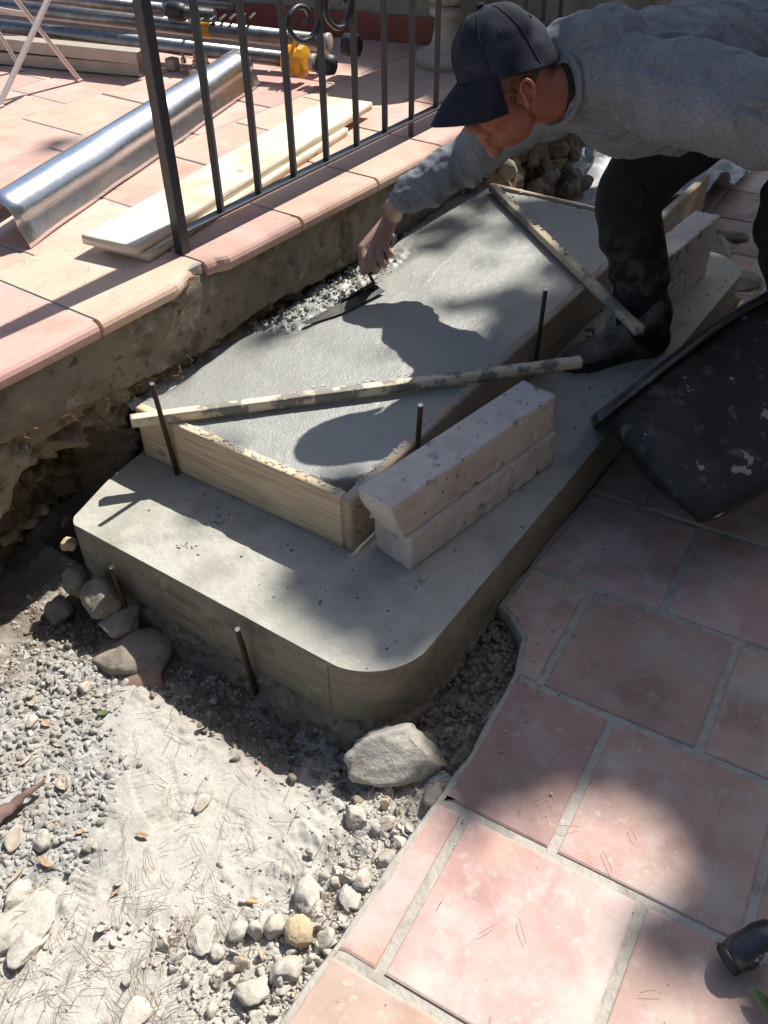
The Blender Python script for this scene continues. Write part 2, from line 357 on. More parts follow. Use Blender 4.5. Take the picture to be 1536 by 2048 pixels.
M['stone_dark'] = mat('stone_dark', [(.19, .155, .12), (.34, .30, .245)], 16, .95, .7, 80, mix2=[((.33, .29, .23), 12, .52, .68, .5)], bdist=.004)
M['stone_tan'] = mat('stone_tan', [(.42, .31, .19), (.52, .42, .29)], 30, .95, .8, 90, bdist=.006)
M['pebble'] = mat('pebble', [(.31, .285, .245), (.50, .47, .42)], 40, .95, .5, 150, coord='World', mix2=[((.38, .28, .18), 60, .6, .68, .8), ((.25, .23, .21), 45, .6, .7, .7)])
M['chunk'] = mat('chunk', [(.27, .26, .24), (.47, .455, .425)], 40, .95, .6, 150, coord='World', mix2=[((.30, .26, .205), 12, .46, .62, .7), ((.18, .175, .165), 40, .55, .7, .6)])
M['crumb'] = mat('crumb', [(.13, .12, .11), (.22, .21, .19)], 40, .9, .5, 150, coord='World')
M['wetpebble'] = mat('wetpebble', [(.22, .22, .2), (.34, .34, .31)], 60, .35, .5, 150, coord='World', spec=.7)
M['needle'] = mat('needle', [(.16, .11, .07), (.30, .22, .15)], 30, .8, 0, coord='World')
M['leaf_dry'] = mat('leaf_dry', [(.30, .19, .12), (.44, .31, .21)], 30, .8, .3, 80)
M['leaf_pale'] = mat('leaf_pale', [(.30, .25, .19), (.44, .385, .31)], 30, .8, .3, 80)
M['bark'] = mat('bark', [(.13, .08, .07), (.24, .16, .13)], 20, .9, .8, 60)
M['green'] = mat('green', [(.05, .09, .03), (.09, .14, .05)], 20, .6, .2, 60)
M['terracotta'] = mat('terracotta', [(.42, .18, .10), (.52, .26, .16)], 20, .85, .4, 80)
M['shard_inner'] = mat('shard_inner', [(.20, .12, .09), (.3, .2, .15)], 20, .85, .4, 80)
M['navy'] = mat('navy', [(.0085, .011, .022), (.020, .023, .038)], 24, .9, .5, 300, bdist=.001, spec=.25, speck=[((.10, .10, .12), 36, .035, .5)], mix2=[((.042, .047, .065), 7, .5, .72, .6), ((.05, .055, .07), 45, .6, .7, .35)])
M['navy_stitch'] = mat('navy_stitch', [(.006, .007, .014), (.009, .011, .02)], 10, .9, 0)
M['shirt'] = mat('shirt', [(.14, .148, .165), (.21, .22, .24)], 9, .95, .6, 260, bdist=.0015, spec=.2, mix2=[((.27, .28, .3), 150, .5, .64, .5), ((.10, .108, .125), 120, .5, .66, .5)])
M['under'] = mat('under', [(.010, .010, .012), (.014, .014, .016)], 10, .9, .3, 200)
def trouser_x(c, x):
    sp = x['N'].new('ShaderNodeSeparateXYZ'); x['Lk'].new(x['geo'].outputs['Position'], sp.inputs[0])
    mm = x['N'].new('ShaderNodeMath'); mm.operation = 'MULTIPLY'; x['Lk'].new(x['ramp'](x['nz'](17, 6), .44, .64), mm.inputs[0]); x['Lk'].new(x['ramp'](sp.outputs[2], .36, .60, True), mm.inputs[1])
    return x['mixc'](x['scl'](mm.outputs[0], .85), c, (.105, .092, .072))
M['trousers'] = mat('trousers', [(.008, .008, .009), (.017, .0165, .016)], 9, .9, .5, 160, bdist=.002, coord='World',
    extra=trouser_x)
M['trousers_dirty'] = mat('trousers_dirty', [(.012, .012, .013), (.03, .028, .025)], 9, .9, .5, 160, bdist=.002, coord='World',
    extra=lambda c, x: x['mixc'](x['scl'](x['ramp'](x['nz'](13, 5), .40, .60), .9), c, (.13, .115, .09)))
M['boot'] = mat('boot', [(.09, .066, .058), (.17, .135, .12)], 18, .85, .6, 120, mix2=[((.22, .20, .175), 14, .46, .62, .8)])
M['sole'] = mat('sole', [(.02, .018, .016), (.05, .045, .04)], 18, .85, .4, 120)
def skin_x(c, x):
    c = x['mixc'](x['scl'](x['ramp'](x['nz'](26, 4), .46, .64), .6), c, (.30, .085, .05)); return c
M['skin'] = mat('skin', [(.24, .080, .048), (.34, .128, .082)], 14, .55, .3, 220, bdist=.0012, spec=.35, extra=skin_x, mix2=[((.13, .06, .042), 230, .50, .62, .5)])
M['skin'].node_tree.nodes['Principled BSDF'].inputs['Subsurface Weight'].default_value = .12
M['skin'].node_tree.nodes['Principled BSDF'].inputs['Subsurface Radius'].default_value = (.012, .004, .002)
M['skin_hand'] = mat('skin_hand', [(.30, .17, .13), (.42, .25, .195)], 24, .55, .4, 260, bdist=.0012, spec=.4, mix2=[((.38, .34, .31), 40, .5, .66, .5)])
M['hair'] = mat('hair', [(.05, .028, .02), (.13, .075, .05)], 220, .8, .5, 600, bdist=.001)
M['eye'] = mat('eye', [(.3, .25, .23), (.4, .36, .33)], 10, .3, 0)
M['tub'] = mat('tub', [(.007, .008, .010), (.015, .016, .019)], 6, .65, .35, 60, spec=.35,
    mix2=[((.05, .05, .054), 4, .46, .66, .8), ((.12, .115, .11), 20, .56, .68, .6), ((.30, .275, .25), 15, .645, .675, .9)])
M['tub_crust'] = mat('tub_crust', [(.016, .017, .02), (.03, .03, .034)], 6, .6, .4, 60, mix2=[((.42, .38, .33), 20, .46, .52, .95)])
M['tub_rim'] = mat('tub_rim', [(.013, .014, .018), (.026, .028, .033)], 8, .36, .2, 60, spec=.5, mix2=[((.09, .095, .10), 9, .5, .7, .6), ((.35, .33, .3), 24, .66, .69, .8)])
M['yellow'] = mat('yellow', [(.60, .27, .012), (.72, .36, .02)], 14, .5, .2, 60, mix2=[((.35, .14, .02), 14, .58, .7, .6)])
M['blackplastic'] = mat('blackplastic', [(.015, .015, .016), (.03, .03, .03)], 14, .5, .2, 60)
M['bluegrip'] = mat('bluegrip', [(.012, .016, .035), (.035, .03, .03)], 14, .32, .3, 40, spec=.6, mix2=[((.35, .37, .42), 16, .62, .66, .9)])
M['alu'] = mat('alu', [(.34, .30, .25), (.44, .39, .33)], 14, .6, .2, 60, metallic=.2)
M['white_rack'] = mat('white_rack', [(.52, .46, .42), (.6, .54, .50)], 14, .6, .2, 60)
M['urn'] = mat('urn', [(.34, .30, .23), (.46, .42, .34)], 12, .9, .5, 60, mix2=[((.2, .19, .13), 6, .5, .7, .5)])
M['sheet'] = mat('sheet', [(.36, .36, .37), (.48, .48, .49)], 8, .6, .4, 30, spec=.4)
M['bottle'] = mat('bottle', [(.4, .5, .6), (.5, .6, .7)], 8, .08, 0, spec=.6)
_b = M['bottle'].node_tree.nodes['Principled BSDF']; _b.inputs['Transmission Weight'].default_value = .85; _b.inputs['IOR'].default_value = 1.33
M['butt_filter'] = mat('butt_filter', [(.55, .28, .10), (.65, .36, .16)], 60, .8, .2, 200)
M['butt_paper'] = mat('butt_paper', [(.6, .58, .55), (.68, .66, .63)], 60, .8, .2, 200)
M['trowel'] = mat('trowel', [(.03, .03, .03), (.08, .078, .075)], 30, .45, .4, 80, metallic=.7)
M['trunk'] = mat('trunk', [(.10, .06, .04), (.2, .13, .09)], 9, .95, 1, 30, bdist=.02)
M['foliage'] = mat('foliage', [(.035, .06, .018), (.06, .10, .03)], 5, .7, 0)
def dirt_x(c, x):
    N, Lk = x['N'], x['Lk']
    at_ = N.new('ShaderNodeAttribute'); at_.attribute_name = 'zone'
    g = x['nz'](34, 5)
    grey = N.new('ShaderNodeValToRGB'); grey.color_ramp.elements[0].position = .33; grey.color_ramp.elements[0].color = (.20, .195, .185, 1); grey.color_ramp.elements[1].position = .66; grey.color_ramp.elements[1].color = (.44, .43, .41, 1); Lk.new(g, grey.inputs[0])
    sp = N.new('ShaderNodeSeparateColor'); Lk.new(at_.outputs['Color'], sp.inputs[0])
    c = x['mixc'](sp.outputs[0], c, grey.outputs[0])
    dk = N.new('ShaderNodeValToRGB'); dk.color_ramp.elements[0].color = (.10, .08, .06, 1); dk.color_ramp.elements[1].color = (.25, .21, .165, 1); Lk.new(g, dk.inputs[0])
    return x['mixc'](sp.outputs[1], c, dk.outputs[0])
M['dirt'] = mat('dirt', [(.27, .25, .212), (.47, .445, .395), (.37, .35, .305)], 9, .97, 1, 90, coord='World', extra=dirt_x, bdist=.004, mix2=[((.40, .375, .33), 3, .5, .66, .6), ((.20, .175, .14), 26, .58, .72, .55), ((.47, .45, .41), 55, .6, .68, .6)])
# ================================================================== the setting
HS = 0.14          # top of the lower concrete step
ZF = 0.292         # top of the fresh concrete
ZB = 0.300         # top of the formwork boards
ZT = 0.55          # terrace floor
SX0, SX1, SY0, SY1 = .935, 3.36, .645, 1.68
YW = 1.70          # face of the retaining wall
def slab_outline(r=.165, off=0, n=10):
    pts = []
    for (cx, cy, a0) in ((SX0 + r, SY0 + r, 180), (SX1 - r, SY0 + r, 270)):
        for k in range(n + 1):
            t = math.radians(a0 + 90 * k / n); pts.append((cx + (r + off) * math.cos(t), cy + (r + off) * math.sin(t)))
    return pts      # from the front-left end of the curve round to the right face
# ---- dirt ground (one sheet out to the horizon)
def grid1(lo, hi, st, far, ratio=1.35):
    c = list(np.arange(lo, hi + 1e-6, st)); s = st
    a_ = []; x = hi; s = st * 2
    while x < far: x += s; s *= ratio; a_.append(x)
    b_ = []; x = lo; s = st * 2
    while x > -far: x -= s; s *= ratio; b_.append(x)
    return np.array(b_[::-1] + c + a_)
def ground_h(X, Y):
    P = np.stack([X, Y, X * 0], -1)
    z = -.070 + .010 * fbm(P, 3, 3, 1)
    sand = smooth(X - .30 + .35 * (1.1 - Y) * 0 , 0, .14) * smooth(.80 - X + .05 * fbm(P, 7, 2, 9), 0, .10) * smooth(Y, .68, .82) * smooth(1.42 - Y, 0, .1)
    sand2 = .8 * smooth(.52 - X + .08 * fbm(P, 5, 3, 29), 0, .12) * smooth(Y, .44, .5) * smooth(1.02 - Y, 0, .12); sand = np.maximum(sand, sand2)
    lump = np.abs(fbm(P, 14, 4, 3)) * .014 + np.clip(fbm(P, 32, 3, 5), 0, 1) * .022 + np.clip(fbm(P, 70, 2, 8), -.2, 1) * .006
    z = z + lump * (1 - .93 * sand) + .0035 * fbm(P, 9, 3, 4) * sand
    # trench and rubble in front of the step
    tr = smooth(X, .72, .86) * smooth(1.75 - Y, 0, .2)
    z = z - .045 * tr * smooth(Y, .55, .8) + .03 * np.clip(fbm(P, 18, 4, 12), -.3, 1) * tr
    # hollow at the left under the wall, rising earth
    z = z - .05 * smooth(Y, 1.45, 1.65) * smooth(X, .55, .75) * smooth(1.1 - X, 0, .2)
    z = z + .05 * smooth(.72 - X, 0, .4) * smooth(Y, 1.45, 1.75)
    # sole prints in the sand
    for (cx, cy, ang, L, W, kind) in ((.60, 1.03, 60, .28, .10, 0), (.50, 1.14, 15, .28, .10, 1), (.60, .88, 100, .22, .09, 0), (.40, .98, 40, .27, .10, 1)):
        t = math.radians(ang); u = (X - cx) * math.cos(t) + (Y - cy) * math.sin(t); v = -(X - cx) * math.sin(t) + (Y - cy) * math.cos(t)
        msk = smooth(1 - (u / (L / 2)) ** 2 - (v / (W / 2)) ** 2, 0, .25) * smooth(fbm(P, 12, 2, 33), -.35, .1)
        ph = (u - .55 * np.abs(v)) * 2 * math.pi / .014 if kind else (np.hypot(u - .2, v)) * 2 * math.pi / .013
        z = z + msk * (-.003 + .0026 * np.sin(ph))
    # near the tile edge the dirt sits just under the tiles
    z = z + .018 * smooth(Y, .70, .50) * (X < .95)
    # below built things
    under = ((Y < .455) & (X > -.05)) | ((X > .99) & (Y > .66) & (Y < 1.9)) | (Y > 1.95) | ((X > 1.42) & (Y < .9))
    z = np.where(under, -.22, z)
    return z, sand, tr
gx = grid1(-.15, 1.06, .0042, 60); gy = grid1(.40, 1.86, .0042, 60)
X, Y = np.meshgrid(gx, gy, indexing='ij')
Z, SAND, TR = ground_h(X, Y)
V = np.stack([X, Y, Z], -1).reshape(-1, 3); nx, ny = X.shape
ii = np.arange(nx * ny).reshape(nx, ny)
F = np.stack([ii[:-1, :-1], ii[1:, :-1], ii[1:, 1:], ii[:-1, 1:]], -1).reshape(-1, 4)
g = mk('dirt_ground', V, F, M['dirt'], None, True, origin=np.zeros(3)); tag(g, 'dusty pale dirt with mortar crumbs and sole prints beside the step', None, None, 'structure')
ca = g.data.color_attributes.new('zone', 'FLOAT_COLOR', 'POINT')
P3 = np.stack([X, Y, X * 0], -1)
PQ = proj(np.stack([X, Y, Z], -1)); greyz = smooth(250 - PQ[..., 0] + 90 * fbm(P3, 5, 3, 21), -40, 60) * smooth(PQ[..., 1], 1230, 1300) * smooth(1820 - PQ[..., 1], 0, 120) * (X > -.2) * .9 + .25 * (1 - SAND)
greyz = np.clip(greyz, 0, 1)
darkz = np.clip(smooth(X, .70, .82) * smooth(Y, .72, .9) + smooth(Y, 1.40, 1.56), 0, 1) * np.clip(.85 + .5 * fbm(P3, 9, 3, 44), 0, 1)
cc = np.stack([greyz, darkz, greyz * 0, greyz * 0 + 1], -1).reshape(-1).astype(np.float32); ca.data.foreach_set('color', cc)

# ---- earth bank under the terrace wall (undercut)
def bank():
    xs = np.arange(-1.6, 4.25, .009); ts = np.linspace(0, 1, 74)
    Xb, T = np.meshgrid(xs, ts, indexing='ij'); Zb = -.17 + T * .60
    P = np.stack([Xb, Xb * 0, Zb], -1)
    cave = smooth(Xb, .62, .95) * smooth(1.30 - Xb, 0, .14)
    deep = .055 + cave * .16 * smooth(.26 - Zb, 0, .14) + .05 * smooth(.2 - Zb, 0, .2) * (1 - cave)
    deep = deep - .11 * smooth(1.0 - Xb, 0, .22) * smooth(Zb, .07, .15) * smooth(.37 - Zb, 0, .12)
    deep = deep - .035 * smooth(.30 - Xb * 0 - Zb, -.02, .05) * smooth(.85 - Xb, 0, .2) * smooth(Zb, .1, .25)
    Yb = YW + deep + .11 * fbm(P, 9, 5, 61, .6) - .055 * np.clip(fbm(P, 24, 4, 64), -.1, 1) + .03 * np.abs(fbm(P, 15, 3, 66)) - .02 * np.clip(fbm(P, 60, 2, 68), 0, 1)
    Yb = np.maximum(Yb, YW + .006)
    Vb = np.stack([Xb, Yb, Zb], -1).reshape(-1, 3); a_, b_ = Xb.shape; q = np.arange(a_ * b_).reshape(a_, b_)
    Fb = np.stack([q[:-1, :-1], q[1:, :-1], q[1:, 1:], q[:-1, 1:]], -1).reshape(-1, 4)
    o = mk('earth_bank', Vb, Fb, M['earth'], None, True); tag(o, None, None, None, 'structure')
bank()
parts = []
for k in range(110):
    x = random.uniform(-.6, 1.5) if k % 4 else random.uniform(1.5, 3.4); z = random.uniform(-.08, .36) if x < 1.2 else random.uniform(.2, .3); d = random.uniform(.012, .06) * (1 if x < 1.25 else .5)
    y = YW + .045 + random.uniform(-.02, .05) + (.08 if (.72 < x < 1.25 and z < .2) else 0) - (.09 if (x < .8 and .1 < z < .3) else 0); parts.append(rock((x, y, z), (d * 1.4, d * .8, d * .7), 5000 + k, 3, random.random() * 3, .35, 10))
v, f = join(parts); tag(mk('stones_in_bank', v, f, M['earth'], None, True), None, None, None, 'stuff')
# ---- rendered retaining wall with ragged bottom
wall = empty('retaining_wall', (1.5, YW, .3), 'stained old plaster retaining wall with ragged bottom edge under the terrace tiles', 'wall')
bx = [-1.6, .0, .5, .884, .97, 1.069, 1.179, 1.283, 1.406, 1.545, 1.717, 1.859, 2.1, 2.33, 2.55, 2.93, 3.27, 4.2]
bz = [.40, .40, .395, .386, .381, .354, .338, .330, .311, .307, .308, .318, .294, .282, .272, .262, .258, .25]
def wall_mesh():
    xs = np.arange(-1.6, 4.12, .0085); rows = 44
    zb = np.interp(xs, bx, bz) + .016 * fbm(np.stack([xs, xs * 0, xs * 0], -1), 9, 4, 71, .6) + .006 * fbm(np.stack([xs, xs * 0, xs * 0], -1), 60, 2, 75)
    zt = ZT - .030
    T = np.linspace(0, 1, rows); Xw = np.repeat(xs[:, None], rows, 1); Zw = zb[:, None] + (zt - zb[:, None]) * T[None]
    P = np.stack([Xw, Xw * 0, Zw], -1)
    Yw = YW + .006 * fbm(P, 5, 4, 81) + .0025 * fbm(P, 30, 3, 83)
    sc1 = smooth(fbm(P, 8, 4, 90, .6) + .9 * smooth(.07 - (Zw - zb[:, None]), 0, .07) - .42, 0, .06)   # broken plaster low down
    Yw = Yw + .009 * sc1 * (1 - .5 * smooth(Xw, 2.3, 2.6))
    Yw = Yw + .008 * smooth(.006 - np.abs(Xw - (2.225 + .02 * (Zw - .42))), 0, .004)
    Yw = Yw + .012 * smooth(Zw, zt - .03, zt) * smooth(fbm(P, 7, 3, 95), -.1, .2)
    front = np.stack([Xw, Yw, Zw], -1)
    back = np.stack([xs, xs * 0 + YW + .034, zb + .006], -1); back2 = back.copy(); back2[:, 2] = zt
    allv = np.concatenate([back[:, None], front, back2[:, None]], 1); a_, b_ = allv.shape[:2]; q = np.arange(a_ * b_).reshape(a_, b_)
    Fw = np.stack([q[:-1, :-1], q[1:, :-1], q[1:, 1:], q[:-1, 1:]], -1).reshape(-1, 4)
    mk('plaster', allv.reshape(-1, 3), Fw, M['wall'], wall, True)
    v, f = box((-1.6, YW + .04, .30), (1, 0, 0), (0, 1, 0), (0, 0, 1), (5.72, .25, ZT - .042 - .30), .002)
    mk('wall_core', v, f, M['earth'], wall)
wall_mesh()
# rubble end of the wall
rub = empty('rubble_wall_end', (3.6, 1.75, 0), 'dark lumpy rubble masonry at the broken far end of the terrace wall', 'masonry')
parts = []
for k in range(70):
    x = random.uniform(3.0, 4.0); z = random.uniform(-.08, .46); d = random.uniform(.09, .19)
    parts.append(rock((x, YW + random.uniform(-.01, .05) - .10 * smooth(z, .3, 0) * smooth(x, 3.1, 3.5), z), (d * 1.2, d * .7, d), 300 + k, 2, random.random() * 3, .25, 10))
blob('rubble_core', parts, .011, M['earth'], rub, 1, lambda co, no: .030 * fbm(co, 17, 5, 8, .6) - .02 * np.clip(fbm(co, 40, 2, 9), 0, 1))
for k in range(9):
    v, f = rock((random.uniform(3.15, 3.95), YW - .05 + random.uniform(-.03, .02), random.uniform(0, .4)), (random.uniform(.05, .10),) * 3, 380 + k, 3, random.random() * 3, .2, 10); mk('rubble_stone', v, f, M['stone_dark'], rub, True)
# ---- terrace floor: bed + tiles + rounded nosing tiles
AT = math.radians(-1.44); TU = np.array([math.cos(AT), math.sin(AT), 0]); TV = np.array([-math.sin(AT), math.cos(AT), 0])
v, f = box((-3.0, 1.715, .50), (1, 0, 0), (0, 1, 0), (0, 0, 1), (12, 9, ZT - .0035 - .50), .002)
tf = mk('terrace_floor', v, f, M['grout_terrace']); tag(tf, None, None, None, 'structure')
mesh_cache = {}
def tile_mesh(w_, d_, t_, mt, key, nosing=False, chip=0):
    if key in mesh_cache: return mesh_cache[key]
    if not nosing:
        v, f = box((0, 0, -t_), (1, 0, 0), (0, 1, 0), (0, 0, 1), (w_, d_, t_), .0035)
    else:
        r = .021; prof = [(r + .035, -.046), (r, -.046)]
        for k in range(8):
            t = math.radians(-90 - 180 * k / 7); prof.append((r + r * math.cos(t), -.0235 + .0235 * math.sin(t)))
        prof[-1] = (r, 0); prof += [(d_, 0), (d_, -.02)]
        n = len(prof); m_ = 22; V_ = []
        rs = np.random.RandomState(chip or 1)
        for i in range(m_ + 1):
            x = w_ * i / m_; 
            cut = 0
            if chip: cut = .030 * smooth(abs(x / w_ - .98), .34, .05) * (1 + .35 * rs.rand()) if chip == 1 else .020 * smooth(abs(x / w_ - .03), .16, .02) * (1 + .35 * rs.rand())
            for (yy, zz) in prof:
                V_.append((x, yy + (cut if yy < .045 else 0), zz))
        F_ = [[i * n + k, i * n + k + 1, (i + 1) * n + k + 1, (i + 1) * n + k] for i in range(m_) for k in range(n - 1)]
        F_.append([k for k in range(n)][::-1]); F_.append([m_ * n + k for k in range(n)]); v, f = np.array(V_), F_
    me = bpy.data.meshes.new('tile'); me.from_pydata([tuple(q) for q in v], [], f); me.update(); me.materials.append(mt)
    bm = bmesh.new(); bm.from_mesh(me); bmesh.ops.recalc_face_normals(bm, faces=bm.faces); bm.to_mesh(me); bm.free()
    mesh_cache[key] = me; return me
def add_tile(me, P, ang, parent, name='tile'):
    o = bpy.data.objects.new(name, me); col.objects.link(o); o.parent = parent
    o.location = tuple(np.asarray(P) - np.array(parent.location)); o.rotation_euler = (random.gauss(0, .0012), random.gauss(0, .0012), ang + random.gauss(0, .002)); return o
J = .012; PU = .387
rows = [(2.147, 2.517, 1.322), (2.517, 2.88, 1.140), (2.88, 3.24, 1.295), (3.24, 3.60, 1.12), (3.60, 3.96, 1.30), (3.96, 4.32, 1.12), (4.32, 4.68, 1.3), (4.68, 5.04, 1.1)]
for r_, (v0, v1, u0) in enumerate(rows):
    for k in range(-3, 8):
        u = u0 + k * .3935
        if u < -.1 or u > 4.1: continue
        me = tile_mesh(.3935 - J, v1 - v0 - J, .018, M['tile_terrace'], 'tt%d' % (int((v1 - v0) * 1000)))
        add_tile(me, TU * (u + J / 2) + TV * (v0 + J / 2) + np.array([0, 0, ZT + random.gauss(0, .0006)]), AT, tf)
for k in range(-5, 6):
    u = 1.176 + k * .3855
    ch = 1 if k == 0 else (2 if k == 1 else 0)
    me = tile_mesh(.3855 - J, 2.147 - 1.712 - J + .03, .018, M['tile_terrace'], 'nose%d' % ch, True, ch)
    add_tile(me, TU * (u + J / 2) + TV * (1.712 + .003) + np.array([0, 0, ZT]), AT, tf, 'nosing_tile')
# ---- lower floor
AF = math.radians(4.324); FU = np.array([math.cos(AF), math.sin(AF), 0]); FV = np.array([-math.sin(AF), math.cos(AF), 0])
def edge_y(x):
    return np.interp(x, [-3, .37, 1.011, 1.246, 1.35, 1.40, 1.405, 3.34, 3.44, 3.80, 3.82, 12], [.470, .474, .475, .497, .532, .60, .632, .632, .80, .85, 3.2, 3.2])
def bed():
    xs = np.concatenate([[-3, -2, -1], np.arange(-.2, 4.1, .012), [5, 6, 8, 12]]); ys = edge_y(xs) + .012 + .005 * fbm(np.stack([xs, xs * 0, xs * 0], -1), 16, 3, 5)
    V_ = []; n = len(xs); levels = [(-4, -.0035), (None, -.0035)]
    P_ = [np.stack([xs, xs * 0 - 4, xs * 0 - .0055], -1), np.stack([xs, ys - .004, xs * 0 - .0045], -1), np.stack([xs, ys + .001, xs * 0 - .012], -1), np.stack([xs, ys - .004 + .012 * fbm(np.stack([xs, xs * 0, xs * 0], -1), 25, 3, 9), xs * 0 - .045], -1), np.stack([xs, ys - .03, xs * 0 - .14], -1)]
    V_ = np.concatenate(P_); F_ = np.array([[j * n + i, j * n + i + 1, (j + 1) * n + i + 1, (j + 1) * n + i] for j in range(4) for i in range(n - 1)])
    o = mk('tiled_floor', V_, F_, M['mortar'], origin=np.zeros(3)); fixn(o); tag(o, None, None, None, 'structure'); return o
lf = bed()
JL = .020
fu = [-.875, -.52, -.165, .19, .546, .903, 1.265, 1.62, 1.98, 2.337, 2.694, 3.05, 3.407, 3.764, 4.12, 4.477, 4.83, 5.19, 5.55]
offs = [.35, .176] * 10
cnt = 0
for i in range(len(fu) - 1):
    u0, u1 = fu[i] + JL / 2, fu[i + 1] - JL / 2
    o0 = .351 if (i % 2 == 0) else .176
    for k in range(-7, 9):
        v0, v1 = o0 + (k - 1) * .3575 + JL / 2, o0 + k * .3575 - JL / 2
        if u0 < 3.0 and v1 < -1.3: continue
        if v0 > 2.4: continue
        # outline, clamped to the broken edge
        pts = []
        for (a_, b_, n) in (((u0, v0), (u1, v0), 1), ((u1, v0), (u1, v1), 12), ((u1, v1), (u0, v1), 26), ((u0, v1), (u0, v0), 12)):
            for s in range(n): t = s / n; pts.append((FU * (a_[0] + (b_[0] - a_[0]) * t) + FV * (a_[1] + (b_[1] - a_[1]) * t))[:2])
        pts = np.array(pts); yb = edge_y(pts[:, 0]) - .002
        if (pts[:, 1] > yb).all(): continue
        cut = (pts[:, 1] > yb).any()
        if cut:
            lo = pts[:, 1].min(); pts[:, 1] = np.minimum(pts[:, 1], np.maximum(yb + .0025 * fbm(np.stack([pts[:, 0], pts[:, 0] * 0, pts[:, 0] * 0], -1), 30, 3, 4), lo))
            keep = [0]
            for q in range(1, len(pts)):
                if np.linalg.norm(pts[q] - pts[keep[-1]]) > .004: keep.append(q)
            pts = pts[keep]
        x_, y_ = pts[:, 0], pts[:, 1]; area = .5 * (np.dot(x_, np.roll(y_, -1)) - np.dot(y_, np.roll(x_, -1)))
        if area < .0035: continue
        c = pts.mean(0); 
        if c[0] > 6.2 or c[0] < -.9: continue
        d = c - pts; ins = pts + d / np.linalg.norm(d, axis=1)[:, None] * .005; n = len(pts)
        zt_ = random.gauss(0, .0008)
        # keep corners only for uncut tiles
        if not cut:
            sel = [0, 1, 13, 39]; pts = pts[sel]; ins = ins[sel]; n = 4
        V_ = np.concatenate([np.c_[pts, np.full(n, -.016)], np.c_[pts, np.full(n, zt_ - .0022)], np.c_[ins, np.full(n, zt_)]])
        F_ = [[j * n + q, j * n + (q + 1) % n, (j + 1) * n + (q + 1) % n, (j + 1) * n + q] for j in range(2) for q in range(n)] + [[2 * n + q for q in range(n)]]
        mk('tile', V_, F_, M['tile_low'], lf); cnt += 1
# ---- parapet wall at the back of the terrace
pA = at(517, 60, ZT); pB = at(869, 92, ZT); dpr = pB - pA; dpr /= np.linalg.norm(dpr); nr = np.array([dpr[1], -dpr[0], 0]); nr = nr if nr[0] > 0 else -nr
par = empty('parapet_wall', pA + nr * .1, 'mossy old rendered parapet with a dark red painted base behind the scaffold tubes', 'wall')
v, f = box(pA - dpr * 3.2 + nr * .02, dpr, nr, (0, 0, 1), (8.5, .2, .6), .01); fixn(mk('render_face', v, f, M['old_render'], par))
v, f = box(pA - dpr * 3.2, dpr, nr, (0, 0, 1), (8.5, .018, .115), .004); fixn(mk('red_skirting', v, f, M['iron_red'], par))

# ---- unseen wall beyond the right edge of the frame, added to darken the paving
hw = empty('sky_block_wall', (2, -1.75, 0), 'plain unseen wall outside the frame, added to block sky light over the tiled floor', 'wall')
v, f = box((-4, -2.0, -.1), (1, 0, 0), (0, 1, 0), (0, 0, 1), (11, .25, 4.6), .01); mk('sky_block_face', v, f, M['old_render'], hw)
